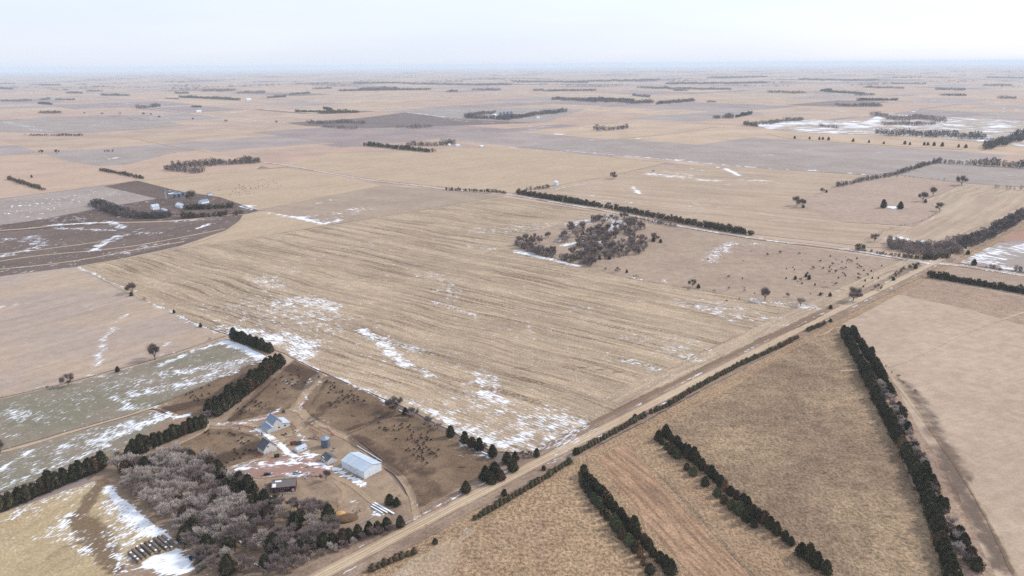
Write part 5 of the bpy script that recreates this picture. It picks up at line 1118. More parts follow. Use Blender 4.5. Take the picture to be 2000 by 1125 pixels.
# white barn with lean-tos: profile across, run back along the ridge
A, B = G(523, 847), G(567, 832); d = B - A; W = np.hypot(*d); rzb = math.atan2(d[1], d[0]) + math.pi / 2
back = np.array([math.cos(rzb), math.sin(rzb)]); Lb = 11.5
o = empty('barn', (*(A + d / 2 + back * Lb / 2), 0.1), rzb)      # local x runs back, local y from right (-) to left (+)
h2 = W / 2
MB().prism([(h2, -.4), (h2, 2.6), (h2 * .42, 4.2), (h2 * .42, 6.2), (h2 * .06, 9.4), (-h2 * .30, 6.2), (-h2 * .30, 4.4), (-h2, 2.8), (-h2, -.4)], -Lb / 2, Lb / 2).build('wall', M['old_white'], o)
def slope(par, nm, y0, z0, y1, z1, x0, x1, mat, n, t=.14, up=.06):
    for k in range(n):
        a = x0 + (x1 - x0) * k / n; b = x0 + (x1 - x0) * (k + 1) / n - .05; u = up + (.025 if k % 2 else 0)
        p = [(y0, z0 + u), (y1, z1 + u), (y1, z1 + u + t), (y0, z0 + u + t)]
        MB().prism(p if y1 > y0 else p[::-1], a, b).build(nm, mat, par)
hip = MB().box(-Lb / 2 - .4, Lb / 2 + .4, h2 * .06 - .15, h2 * .06 + .15, 9.55, 9.68).build('roof', M['roof_blue'], o)
slope(hip, 'roof_panel', h2 * .06, 9.4, h2 * .48, 5.65, -Lb / 2 - .4, Lb / 2 + .4, M['roof_blue'], 5)
slope(hip, 'roof_panel', h2 * .06, 9.4, -h2 * .36, 5.65, -Lb / 2 - .4, Lb / 2 + .4, M['roof_blue'], 5)
lt = MB().box(-Lb / 2 - .3, Lb / 2 + .3, h2 * 1.05, h2 * 1.05 + .1, 2.35, 2.5).build('lean_to_roof', M['roof_blue'], o)
slope(lt, 'roof_panel', h2 * .42, 4.2, h2 * 1.06, 2.4, -Lb / 2 - .3, Lb / 2 + .3, M['roof_blue'], 5)
lt = MB().box(-Lb / 2 - .3, Lb / 2 + .3, -h2 * 1.05 - .1, -h2 * 1.05, 2.55, 2.7).build('lean_to_roof', M['roof_pale'], o)  # sunlit slope: its brightness is painted in as a paler roof colour
slope(lt, 'roof_panel', -h2 * .30, 4.4, -h2 * 1.06, 2.6, -Lb / 2 - .3, Lb / 2 + .3, M['roof_pale'], 5)
MB().box(-Lb / 2 - .3, Lb / 2 - .5, h2 * .44, h2 * .62, 4.05, 4.3).build('snow_drift', M['snow'], o)
for y in (-.2, -h2 * .55):
    f_ = MB().box(-Lb / 2 - .06, -Lb / 2 - .01, y - .75, y + .75, 1.2, 2.6).build('window', M['trim'], o); MB().box(-Lb / 2 - .09, -Lb / 2 - .061, y - .6, y + .6, 1.35, 2.45).build('pane', M['glass'], f_)
MB().box(-Lb / 2 - .08, -Lb / 2 - .01, h2 * .3, h2 * .62, 0, 2.7).build('door', M['trim'], o)
tag(o, 'white barn with blue-grey roof and two lean-tos beside the upper track', 'barn')
# old barn
A, B = G(516, 889), G(541, 879); d = B - A; W = np.hypot(*d); rzb = math.atan2(d[1], d[0]) + math.pi / 2; back = np.array([math.cos(rzb), math.sin(rzb)])
gable('old_barn', 'weathered barn with steep dark roof and whitish gable beside the brown pen', A + d / 2 + back * 4.5, rzb, 9.0, max(W, 9.0), 3.6, 8.2, M['old_white'], M['roof_dark'], panels=4, cat='barn', wins=[('e-', 1.5, .9, 4.6, 5.6)], doors=[('e-', -1.5, 1.8, 0, 2.3)])
# small low shed
A, B = G(582, 885), G(599.5, 877); d = B - A; W = np.hypot(*d); rz = math.atan2(d[1], d[0])
gable('low_shed', 'small low shed with pale blue roof left of the grain bin', A + d / 2 + np.array([-d[1], d[0]]) / W * 2.2, rz, W, 4.4, 2.2, 3.3, M['white_metal'], M['roof_pale'], panels=4, cat='shed', wins=[('s-', 1.0, .7, .9, 1.6)], doors=[('s-', -2.2, .9, 0, 1.9)])
# white garage
c, rz, L, W = frame((629, 899), (641, 908), (655, 900)); W = max(W, 7)
o = gable('garage', 'small white gabled outbuilding with grey roof left of the machine shed', c, rz, max(L, 7.5), W, 2.8, 5.0, M['old_white'], M['roof_dark'], panels=3, cat='outbuilding', doors=[('e+', -1.2, 2.2, 0, 2.2)], wins=[('s-', 1.4, .8, 1.1, 2.0)])
MB().box(-3.2, -0.2, -3.4, -3.0, 3.15, 3.3).build('snow_patch', M['snow'], o)
# grain bin
def bin_(name, label, p, r, h, mat, roofm, seg=22, rings=6, cat='bin', group=None, ladder=True):
    o = empty(name, (p[0], p[1], gz(p) + .1))
    for k in range(rings):
        z0 = h * k / rings; z1 = h * (k + 1) / rings
        MB().lathe([(r - .02, z0), (r + .05, z0 + .06), (r + .05, z1 - .14), (r - .02, z1 - .08)], seg).build('ring', mat, o)
    rf = MB().lathe([(r + .18, h - .1), (r + .18, h), (r * .55, h + r * .34), (r * .16, h + r * .62)], seg).build('roof', roofm, o)
    MB().lathe([(r * .16, h + r * .6), (r * .18, h + r * .70), (.04, h + r * .78)], 10).build('roof_cap', roofm, rf)
    if ladder: MB().box(r + .05, r + .14, -.25, .25, .3, h).build('ladder', M['galv_dark'], o)
    if ladder: MB().box(-.45, .45, -r - .12, -r - .03, .4, 1.8).build('door', M['galv_dark'], o)
    return tag(o, label, cat, group)
bin_('grain_bin', 'galvanised round grain bin with cone roof in the farmyard', G(636, 872), 3.0, 6.2, M['galv_dark'], M['galv'])
# red farmhouse
A, B = G(533, 964), G(577, 960); d = B - A; W = np.hypot(*d); rz = math.atan2(d[1], d[0]); n = np.array([-d[1], d[0]]) / W
o = gable('farmhouse', 'dark red farmhouse with brown shingle roof and white trimmed windows', A + d / 2 + n * 4.6, rz, W, 9.2, 4.4, 6.6, M['red_wall'], M['shingle'], over=.6, panels=0, cat='house',
      wins=[('s-', x, 1.2, 2.6, 3.7) for x in (-5.2, -2.6, -.2, 2.2)] + [('s-', x, 1.3, .6, 1.6) for x in (-4.4, -1.2)] + [('e+', 0, 1.2, 2.4, 3.6)], doors=[('s-', 5.6, 1.6, .1, 2.2)], chim=True)
MB().prism([(-4.9, 4.36), (-2.6, 5.49), (-2.6, 5.55), (-4.9, 4.42)], -W / 2, -W / 2 + 2.2).build('snow_patch', M['snow'], o)
MB().prism([(-1.6, 5.97), (-.6, 6.46), (-.6, 6.52), (-1.6, 6.03)], -W / 2 + 1.5, -1.5).build('snow_patch', M['snow'], o)
pg = MB().box(-W / 2 + 4, W / 2 - 3, -6.6, -4.62, .1, .25).build('porch', M['concrete'], o)
for x in (-3.5, 0.3, 4.0): MB().box(x - .08, x + .08, -6.5, -6.34, .25, 1.1).build('post', M['trim'], pg)
# far left farm
rf_ = A_DIR + rad(6)
gable('white_barn', 'white gabled barn in the far left farmyard, left of the silo foot', G(303, 409), rf_, 13, 10, 6, 10, M['white_metal'], M['roof_pale'], panels=5, cat='barn')
gable('white_barn', 'white long barn in the middle of the far left farmyard', G(353, 405), rf_ + math.pi / 2, 20, 11, 5, 8.5, M['white_metal'], M['white_metal'], panels=6, cat='barn', doors=[('s-', 0, 4, 0, 3.6), ('s-', -6, 2, 0, 2.6)])
gable('blue_roof_shed', 'blue-roofed shed behind cedars of the far left farm', G(398, 397), rf_ + .2, 18, 11, 4.5, 7.5, M['white_metal'], M['roof_blue'], panels=6, cat='shed')
gable('low_white_shed', 'low white shed below the far left barns', G(321, 411), rf_ + math.pi / 2, 13, 6, 2.6, 4, M['white_metal'], M['roof_pale'], panels=4, cat='shed')
gable('small_blue_shed', 'small shed at the upper end of the far left farm', G(409, 381), rf_, 8, 6, 3, 5, M['white_metal'], M['roof_blue'], panels=2, cat='shed')
gable('grey_shed', 'grey shed behind the far left silo', G(334, 381), rf_, 12, 7, 3, 4.6, M['galv'], M['roof_pale'], panels=3, cat='shed')
for k, (u, v, r, h, l) in enumerate([(343, 386, 4.4, 7.5, 'nearest blue-grey grain bin of the far left farm'), (351, 385, 4.2, 7.5, 'middle blue-grey grain bin of the far left farm'), (358, 382, 4.4, 7.5, 'farthest blue-grey grain bin of the far left farm'), (332, 378, 3.4, 5.0, 'small grain bin behind the far left silo')]):
    bin_('grain_bin', l, G(u, v), r, h, M['galv_dark'], M['galv'], rings=4, ladder=False, group='grain bins of the far left farm')
p = G(323, 389); o = empty('silo', (p[0], p[1], .1))
for k in range(9): MB().lathe([(2.6, 2 * k), (2.66, 2 * k + .1), (2.66, 2 * k + 1.8), (2.6, 2 * k + 1.9)], 16).build('stave_ring', M['concrete'] if k < 8 else M['galv_dark'], o)
MB().lathe([(2.7, 18), (2.5, 18.7), (1.6, 19.5), (.2, 19.9)], 16).build('dome', M['galv_dark'], o); MB().box(2.66, 3.3, -.5, .5, 0, 17.5).build('chute', M['concrete'], o)
tag(o, 'tall grey concrete silo with dark cap in the far left farmyard', 'silo')
# far farmhouse at the crossing, white bin and other far buildings
o = gable('white_farmhouse', 'white farmhouse with blue-grey roof among leafless trees by the crossing', G(1798, 482), A_DIR, 10, 9, 6, 9.5, M['white_metal'], M['roof_blue'], panels=3, cat='house', wins=[('s-', x, 1.1, z, z + 1.5) for x in (-3, 0, 3) for z in (1.2, 4.0)] + [('e-', x, 1.1, z, z + 1.5) for x in (-2, 2) for z in (1.2, 4.0)], doors=[('e-', 0, 1.2, 0, 2.2)], chim=True)
gable('garage', 'small shed right of the white farmhouse by the crossing', G(1822, 490), A_DIR, 8, 7, 2.8, 4.6, M['white_metal'], M['roof_dark'], panels=3, cat='outbuilding')
bin_('white_grain_bin', 'white round grain bin standing alone beside the far cedar belt', G(1085, 362), 6.0, 7.5, M['white_metal'], M['white_metal'], rings=5, ladder=False)
for k, (u, v, l) in enumerate([(978, 225, 'left'), (985, 224.5, 'second'), (992, 224, 'third'), (999, 223.5, 'right')]):
    bin_('grain_bin', l + ' grey bin of the row in the wooded far middle farm', G(u, v), 8, 15, M['galv'], M['galv'], rings=3, seg=14, ladder=False, group='bins of the wooded far farm')
for u, v, L_, W_, l, m in [(965, 227, 30, 16, 'white shed in the wooded far middle farm', 'white_metal'), (893, 285, 18, 9, 'pale shed right of the middle farm wood', 'roof_pale'), (940, 287, 12, 8, 'small white shed at the far right of the middle farm', 'white_metal'), (877, 284, 9, 8, 'white house at the edge of the middle farm wood', 'white_metal'),
                           (1173, 255, 14, 9, 'white house in the small grove right of the middle', 'white_metal'), (1050, 231, 22, 12, 'pale shed at the right end of the wooded far farm', 'roof_pale'), (485, 196, 40, 24, 'tiny white farm building far off at left', 'white_metal'), (388, 219, 30, 16, 'tiny white shed on the far grey field', 'white_metal')]:
    gable('farm_shed', l, G(u, v), A_DIR + .1, L_, W_, W_ * .4, W_ * .7, M['white_metal'], M[m], panels=3, cat='building')
# low shed and ruin in the centre grove
gable('old_shed', 'small grey ruined shed at the left of the centre grove', G(1090, 471), rad(60), 11, 6, 2.4, 4, M['old_white'], M['roof_dark'], panels=3, cat='shed')
gable('old_shed', 'small white shed deep in the centre grove', G(1140, 488), rad(60), 6, 4, 2.2, 3.2, M['white_metal'], M['roof_pale'], panels=2, cat='shed')

# ------------------------------------------------------------------ vehicles and machines
def wheel(o, x, y, r, w, rim):
    t = MB(); V = []
    prof = [(r * .55, -w / 2), (r * .92, -w / 2), (r, -w * .3), (r, w * .3), (r * .92, w / 2), (r * .55, w / 2)]
    def ring(prof, nm, mat, par, seg=14):
        V = []; F = []
        for rr, yy in prof:
            for k in range(seg): a = 2 * math.pi * k / seg; V.append((x + rr * math.cos(a), y + yy, r + rr * math.sin(a)))
        n = len(prof)
        for i in range(n - 1):
            for k in range(seg): F.append((i * seg + k, i * seg + (k + 1) % seg, (i + 1) * seg + (k + 1) % seg, (i + 1) * seg + k))
        F.append(tuple(range(seg))); F.append(tuple((n - 1) * seg + k for k in range(seg - 1, -1, -1)))
        return link(nm, mesh(nm, V, F, [mat]), par)
    wh = ring([(r * .60, -w * .42), (r * .60, w * .42)], 'wheel', rim, o); ring(prof, 'tyre', M['tyre'], wh)

def pickup(u, v, rz):
    p = G(u, v); o = empty('pickup_truck', (p[0], p[1], .28), rz)
    MB().prism([(-.95, .5), (.95, .5), (1.0, .75), (.97, 1.05), (-.97, 1.05), (-1.0, .75)], -2.9, 2.85).build('body', M['paint_white'], o)
    MB().prism([(-.95, 1.05), (.95, 1.05), (.93, 1.12), (-.93, 1.12)], 1.2, 2.8).build('bonnet', M['paint_white'], o)
    cb = MB(); cb.add([(-.75, -.95, 1.05), (1.35, -.95, 1.05), (1.35, .95, 1.05), (-.75, .95, 1.05), (-.5, -.78, 1.82), (.65, -.78, 1.82), (.65, .78, 1.82), (-.5, .78, 1.82)], [(3, 2, 1, 0), (4, 5, 6, 7), (0, 1, 5, 4), (1, 2, 6, 5), (2, 3, 7, 6), (3, 0, 4, 7)])
    cab = cb.build('cab', M['paint_white'], o)
    for s in (-1, 1): MB().add([(-.5, s * .96, 1.15), (1.05, s * .96, 1.15), (.6, s * .83, 1.7), (-.42, s * .83, 1.7)], [(0, 1, 2, 3)]).build('side_window', M['glass'], cab)
    MB().add([(1.29, -.8, 1.15), (1.29, .8, 1.15), (.76, .72, 1.76), (.76, -.72, 1.76)], [(0, 1, 2, 3)]).build('windscreen', M['glass'], cab)
    bd = MB().box(-2.75, -.85, -.8, .8, .72, 1.06).build('bed', M['tyre'], o)
    for y in (-.94, .80): MB().box(-2.85, -.85, y, y + .14, 1.05, 1.3).build('bed_side', M['paint_white'], bd)
    MB().box(-2.92, -2.78, -.9, .9, .75, 1.3).build('tailgate', M['paint_white'], bd)
    for y in (-.75, .75): MB().box(2.83, 2.9, y - .15, y + .15, .78, .95).build('headlight', M['lamp'], o)
    for x in (-1.75, 1.85):
        for y in (-.88, .88): wheel(o, x, y, .4, .26, M['galv'])
    tag(o, 'white pickup truck parked on the snowy gravel yard above the red house', 'pickup truck')
pickup(580, 926, rad(8))
def suv(u, v, rz):
    p = G(u, v); o = empty('parked_car', (p[0], p[1], .28), rz)
    MB().prism([(-.9, .4), (.9, .4), (.95, .7), (.9, .98), (-.9, .98), (-.95, .7)], -2.3, 2.3).build('body', M['paint_blue'], o)
    cb = MB().add([(-2.2, -.88, .98), (1.1, -.88, .98), (1.1, .88, .98), (-2.2, .88, .98), (-1.9, -.7, 1.62), (.35, -.7, 1.62), (.35, .7, 1.62), (-1.9, .7, 1.62)], [(3, 2, 1, 0), (4, 5, 6, 7), (0, 1, 5, 4), (1, 2, 6, 5), (2, 3, 7, 6), (3, 0, 4, 7)]).build('cabin', M['paint_blue'], o)
    for s in (-1, 1): MB().add([(-1.9, s * .885, 1.06), (.85, s * .885, 1.06), (.32, s * .755, 1.55), (-1.75, s * .755, 1.55)], [(0, 1, 2, 3)]).build('side_window', M['glass'], cb)
    MB().add([(1.06, -.75, 1.05), (1.06, .75, 1.05), (.44, .66, 1.58), (.44, -.66, 1.58)], [(0, 1, 2, 3)]).build('windscreen', M['glass'], cb)
    for y in (-.7, .7): MB().box(2.28, 2.34, y - .15, y + .15, .68, .82).build('headlight', M['lamp'], o)
    for x in (-1.45, 1.45):
        for y in (-.82, .82): wheel(o, x, y, .36, .24, M['galv'])
    tag(o, 'dark blue car parked behind the left end of the red house', 'car')
suv(522, 928, rad(20))
def tractor(u, v, rz, label, paint='green_paint', s=1.0):
    p = G(u, v); o = empty('tractor', (p[0], p[1], .18), rz, (s, s, s))
    MB().prism([(-.42, .9), (.42, .9), (.42, 1.6), (.3, 1.75), (-.3, 1.75), (-.42, 1.6)], .2, 2.4).build('bonnet', M[paint], o)
    cb = MB().box(-1.35, .25, -.8, .8, 1.2, 2.7).build('cab', M['glass'], o); MB().box(-1.5, .4, -.9, .9, 2.7, 2.85).build('cab_roof', M[paint], cb)
    for x in (-1.35, .2):
        for y in (-.8, .74): MB().box(x, x + .07, y, y + .07, 1.2, 2.7).build('cab_post', M[paint], cb)
    for y in (-1.0, 1.0): wheel(o, -.9, y, .95, .5, M['yellow_paint'])
    for y in (-.8, .8): wheel(o, 1.9, y, .6, .35, M['yellow_paint'])
    for y in (-1.3, .95): MB().box(-1.5, -.2, y, y + .35, 1.92, 2.0).build('mudguard', M[paint], o)
    ld = MB().tube((.3, -.62, 1.5), (3.2, -.62, .7), .09, .09).tube((.3, .62, 1.5), (3.2, .62, .7), .09, .09).build('loader_arm', M[paint], o)
    MB().prism([(-1.05, .25), (1.05, .25), (1.05, .95), (-1.05, .95)], 3.15, 3.75).build('bucket', M['galv_dark'], ld)
    MB().tube((1.4, .2, 1.75), (1.4, .2, 2.5), .05, .05).build('exhaust', M['tyre'], o)
    tag(o, label, 'tractor')
tractor(616, 985, rad(-60), 'green loader tractor standing on the bare lawn below the red house')
tractor(388, 1085, rad(50), 'green tractor half hidden by cedars beside the bale yard')
tractor(554, 806, rad(120), 'small green tractor at the upper track bend by the white barn', s=.8)
def cart(u, v, rz, paint, label, L=5.0, name='farm_wagon'):
    p = G(u, v); o = empty(name, (p[0], p[1], .18), rz)
    MB().prism([(-.8, .8), (.8, .8), (1.1, 1.9), (1.0, 1.9), (.75, .9), (-.75, .9), (-1.0, 1.9), (-1.1, 1.9)], -L / 2, L / 2).build('box', M[paint], o)
    for x in (-L / 2, L / 2 - .1): MB().prism([(-.8, .8), (.8, .8), (1.1, 1.9), (-1.1, 1.9)], x, x + .1).build('end_board', M[paint], o)
    MB().box(L / 2, L / 2 + 1.6, -.06, .06, .5, .62).build('drawbar', M['galv_dark'], o)
    for x in (-L * .3, L * .3):
        for y in (-.8, .8): wheel(o, x, y, .42, .25, M['galv'])
    tag(o, label, 'wagon')
cart(379, 1092, rad(35), 'blue_paint', 'blue wagon at the snow edge right of the bale stack')
cart(573, 868, rad(20), 'red_paint', 'red wagon beside the low shed', 4.5); cart(583, 868, rad(10), 'galv_dark', 'grey wagon beside the low shed', 4.5)
cart(541, 893, rad(15), 'green_paint', 'green wagon on the snow above the yard', 3.5)

# ------------------------------------------------------------------ bales, piles, bunks
def round_bale(p, rz, z, label, group):
    o = empty('round_bale', (p[0], p[1], z), rz, (1.1, 1.3, 1.3))
    link('bale_roll', BALE[0], o); link('end_face', BALE[1], o); link('end_face', BALE[2], o)
    return tag(o, label, 'bale', group)
def _bale():
    seg = 14; r = .82; V = []; F = []; rr = random.Random(5)
    for x in (-.7, -.35, 0, .35, .7):
        for k in range(seg): a = 2 * math.pi * k / seg; q = r * (1 + rr.uniform(-.03, .03)) * (.97 if abs(x) > .6 else 1); V.append((x, q * math.cos(a), r + q * math.sin(a)))
    for i in range(4):
        for k in range(seg): F.append((i * seg + k, i * seg + (k + 1) % seg, (i + 1) * seg + (k + 1) % seg, (i + 1) * seg + k))
    roll = mesh('bale_roll', V, F, [M['bale']]); ends = []
    for s in (-1, 1):
        E_ = [(s * .70, r * .97 * math.cos(2 * math.pi * k / seg), r + r * .97 * math.sin(2 * math.pi * k / seg)) for k in range(seg)] + [(s * .76, 0, r)]
        ends.append(mesh('bale_end', E_, [(k, (k + 1) % seg, seg) for k in range(seg)], [M['bale_end']]))
    return [roll] + ends
BALE = _bale()
a0, a1 = G(252, 1085), G(352, 1062)
rowdir = G(292, 1112) - G(262, 1085); rowdir /= np.hypot(*rowdir); rzl = math.atan2(rowdir[1], rowdir[0])
BROWS = [((254, 1083), 8), ((261, 1078), 8), ((269, 1073), 8), ((278, 1068), 8), ((286, 1064), 8), ((294, 1061), 9), ((303, 1056), 10), ((311, 1053), 10), ((319, 1051), 9)]
for i, ((u, v), n_) in enumerate(BROWS):
    b0 = G(u, v)
    for k in range(n_):
        q = b0 + rowdir * (1.7 * k + random.uniform(-.05, .05))
        bo = round_bale(q, rzl + random.uniform(-.06, .06), .05, f'weathered round hay bale, {nth(k + 1)} from the top in the {nth(i + 1)} line from the left', 'lined-up round bales in the bale yard')
        if random.random() < .2:
            MB().box(-.6, .6, -.42, .38, 1.60, 1.67).build('snow_cap', M['snow'], bo)
rd2 = G(395, 1098) - G(372, 1114); rd2 /= np.hypot(*rd2)
for i, ((u, v), n_) in enumerate([((385, 1112), 7), ((378, 1106), 6), ((382, 1100), 4), ((383, 1120), 7)]):
    for k in range(n_):
        round_bale(G(u, v) + rd2 * 1.7 * k, math.atan2(rd2[1], rd2[0]) + random.uniform(-.06, .06), .05, f'grey round bale, {nth(k + 1)} in the {nth(i + 1)} short line beside the cedars', 'short bale lines by the cedars')
round_bale(G(741, 816), .6, .1, 'single pale hay bale on the fence between the two upper pens', None)
def mound(name, px, r, h, mat, label, sq=1.0, rz=0.0):
    p = G(*px); V = []; F = []; seg = 22; lv = 7
    for i in range(lv):
        t = i / (lv - 1)
        for k in range(seg):
            a = 2 * math.pi * k / seg; q = r * math.cos(t * math.pi / 2) ** .8 * (1 + .12 * mnoise.noise(Vector((math.cos(a) * 2, math.sin(a) * 2, t * 3 + r))))
            V.append((q * math.cos(a), q * math.sin(a) * sq, -.15 + h * math.sin(t * math.pi / 2) * (1 + .12 * mnoise.noise(Vector((math.cos(a) * 3, math.sin(a) * 3, r))))))
    for i in range(lv - 1):
        for k in range(seg): F.append((i * seg + k, i * seg + (k + 1) % seg, (i + 1) * seg + (k + 1) % seg, (i + 1) * seg + k))
    o = link(name, mesh(name, V, F, [mat], smooth=True), None, (p[0], p[1], .2), rz); return tag(o, label, name.replace('_', ' ').split()[-1])
mound('silage_pile', (676, 1014), 7.5, 2.2, M['silage'], 'low brown silage pile at the lower end of the yard', .6, .3); mound('sand_pile', (663, 1004), 3.6, 1.3, M['sand'], 'orange sand pile on top of the brown silage pile', .7, .5)
mound('manure_pile', (757, 838 + 0), 3.0, .9, M['silage'], 'small dark manure pile in the right pen', .7); mound('manure_pile', (691, 812), 2.6, .8, M['silage'], 'small dark manure pile in the upper right pen', .7); mound('manure_pile', (905, 912), 3.4, .9, M['silage'], 'dark manure heap in the right pen near the road', .45, .2)
def bunk(pa, pb, label, w=1.1, snowtop=True):
    A, B = G(*pa), G(*pb); d = B - A; L = np.hypot(*d); o = empty('feed_bunk', (*((A + B) / 2), .12), math.atan2(d[1], d[0]))
    MB().prism([(-w / 2, 0), (w / 2, 0), (w / 2, .75), (w / 2 - .12, .75), (w / 2 - .25, .3), (-w / 2 + .25, .3), (-w / 2 + .12, .75), (-w / 2, .75)], -L / 2, L / 2).build('trough', M['concrete'], o)
    if snowtop: MB().prism([(-w / 2 + .2, .3), (w / 2 - .2, .3), (w / 2 - .15, .62), (-w / 2 + .15, .66)], -L / 2 + .2, L / 2 - .2).build('snow_filling', M['snow'], o)
    return tag(o, label, 'feed bunk')
bunk((731, 983), (770, 1005), 'upper of the white feed bunks beside the driveway cedars', 1.5); bunk((727, 986), (757, 1003), 'middle white feed bunk by the lower belt', 1.3); bunk((724, 990), (748, 1004), 'shorter lower white feed bunk by the lower belt', 1.1)
bunk((897, 866), (965, 894), 'long snow-filled feed bunk on the upper right pen fence', 1.3); bunk((698, 1026), (732, 1010), 'concrete wall line beside the lower cedar belt', .7, False); bunk((779, 802), (800, 812), 'short snowy bunk under the pen corner trees', 1.0)
bunk((697, 872), (746, 902), 'pale bunk line along the driveway beside the right pen', .7)
# scrap and boxes in the grove clearing
for k, (u, v, s, rz, m, l) in enumerate([(527, 1064, 1.0, .4, 'trim', 'left white crate in the grove clearing'), (537, 1071, .9, .1, 'trim', 'middle white crate in the grove clearing'), (543, 1071, .8, .1, 'trim', 'right white crate in the grove clearing')]):
    p = G(u, v); o = empty('crate', (p[0], p[1], .15), rz); MB().box(-s, s, -s * .8, s * .8, 0, .2).build('pallet', M['wood'], o); MB().box(-s * .9, s * .9, -s * .7, s * .7, .2, 1.5).build('tank', M[m], o)
    for y in (-s * .75, s * .72):
        for x in (-s, 0, s - .08): MB().box(x, x + .08, y, y + .03, .2, 1.55).build('cage_bar', M['galv_dark'], o)
    tag(o, l, 'crate')
def scrap(u, v, n, spread, label, mats):
    p = G(u, v); R = random.Random(int(u)); o = empty('scrap_heap', (p[0], p[1], .12))
    for k in range(n):
        x, y = R.gauss(0, spread), R.gauss(0, spread * .7); a = R.uniform(0, 3.1); l = R.uniform(.5, 2.2); w = R.uniform(.2, .8)
        m = MB().box(-l / 2, l / 2, -w / 2, w / 2, 0, R.uniform(.15, .8)); pc = m.build('scrap_piece', M[R.choice(mats)], o, loc=(x, y, 0), rz=a); pc.rotation_euler = (R.uniform(-.3, .3), R.uniform(-.3, .3), a)
    tag(o, label, 'scrap')
scrap(487, 1058, 22, 3.5, 'scattered grey scrap in the grove clearing', ['junk', 'trim', 'galv', 'wood']); scrap(603, 930, 12, 2.2, 'pale clutter beside the leafless yard tree', ['junk', 'trim', 'galv', 'red_paint'])
scrap(620, 995, 10, 2.5, 'brush and scrap behind the loader tractor', ['wood', 'junk', 'silage']); scrap(562, 852, 8, 2.0, 'dark machinery bits inside the upper track loop', ['junk', 'wood', 'tyre']); scrap(645, 1015, 10, 2.0, 'pale scrap beside the sand pile', ['trim', 'junk', 'wood'])
scrap(456, 1030, 12, 3.0, 'small pale debris under grove trees', ['junk', 'trim', 'wood']); scrap(505, 1100, 12, 2.6, 'white-flecked brush heap at the lower grove edge', ['trim', 'wood', 'junk']); scrap(355, 1068, 7, 1.6, 'old tyres and wood right of the bale stack', ['tyre', 'wood'])
scrap(610, 858, 9, 2.0, 'rusty bits in the corral left of the grain bin', ['red_paint', 'wood', 'junk']); scrap(655, 880, 8, 1.8, 'small pale clutter below the grain bin', ['trim', 'junk', 'wood']); scrap(575, 845, 9, 2.4, 'brush and boards inside the upper track loop', ['wood', 'silage', 'junk']); scrap(600, 912, 7, 2.5, 'dark odds and ends on the snowy yard', ['tyre', 'junk', 'wood']); scrap(512, 893, 6, 1.4, 'boards at the foot of the old barn', ['wood', 'red_paint']); scrap(700, 1000, 8, 2.5, 'loose posts and boards beside the feed bunks', ['wood', 'junk'])
# red pipe gates
def gate(pa, pb, label):
    A, B = G(*pa), G(*pb); d = B - A; L = np.hypot(*d); o = empty('pipe_gate', (*A, .12), math.atan2(d[1], d[0]))
    for z in (.35, .65, .95, 1.25, 1.55): MB().tube((0, 0, z), (L, 0, z), .06, .06, 5).build('rail', M['red_paint'], o)
    n = max(2, int(L / 3))
    for k in range(n + 1): MB().tube((L * k / n, 0, -.2), (L * k / n, 0, 1.7), .09, .09, 5).build('post', M['red_paint'], o)
    tag(o, label, 'gate')
for a, b, l in [((640, 840), (652, 852), 'red pipe gate at the pen corner above the grain bin'), ((605, 838), (622, 848), 'red pipe panel in the corral left of the grain bin'), ((566, 828), (578, 838), 'red pipe gate right of the white barn'), ((500, 822), (545, 808), 'long red pipe fence above the white barn'),
                ((498, 893), (512, 889), 'red pipe gate below the old barn'), ((590, 795), (598, 788), 'short red gate at the upper track bend'), ((612, 852), (628, 862), 'red pipe panel just left of the grain bin'), ((440, 828), (500, 838), 'low red pipe fence beside the snowy track'), ((622, 836), (640, 840), 'red pipe panel at the corral top')]: gate(a, b, l)
# fences
def fence(px, label, step=7.0, wires=2, mat='wood', h=1.35):
    P = GP(px); o = empty('pen_fence', (*P[0], .1))
    seg = np.hypot(*np.diff(P, axis=0).T); T = walk(P, step); T = np.vstack([P[0], T, P[-1]]) - P[0]
    for q in T: link('post', POST, o, (q[0], q[1], 0))
    w = MB()
    for z in np.linspace(.5, h, wires):
        for a, b in zip(P[:-1] - P[0], P[1:] - P[0]): w.tube((a[0], a[1], z), (b[0], b[1], z), .05, .05, 4)
    w.build('rail', M[mat], o); tag(o, label, 'fence')
_p = MB().tube((0, 0, -.4), (0, 0, 1.5), .12, .10, 6); POST = mesh('fence_post', _p.V, _p.F, [M['wood']])
for px, l in [([(680, 848), (762, 815), (800, 809)], 'wooden fence between the two right hand pens'), ([(622, 728), (700, 757), (765, 790), (880, 850), (966, 895)], 'wire fence along the stubble above the pens'), ([(575, 703), (622, 728), (598, 757), (573, 796)], 'fence round the upper middle pen'),
              ([(636, 735), (613, 762), (590, 795), (640, 832), (682, 848)], 'fence on the left of the upper right pen'), ([(682, 848), (717, 873), (762, 910), (802, 950), (824, 1004)], 'fence along the driveway beside the right pen'), ([(435, 828), (535, 742), (572, 706)], 'pale fence beside the cedar belt between pens'),
              ([(345, 872), (405, 840), (450, 838), (505, 856), (530, 880)], 'fence round the brown pen top'), ([(350, 872), (410, 912), (452, 917), (530, 884)], 'fence round the brown pen bottom'), ([(292, 797), (400, 753), (520, 698)], 'fence between wheat and the left pen'),
              ([(150, 522), (190, 542), (250, 574), (340, 612), (390, 638), (448, 656)], 'wire fence down the left edge of the big stubble field'), ([(0, 778), (130, 750), (300, 704), (440, 660)], 'wire fence between left stubble and wheat')]: fence(px, l)
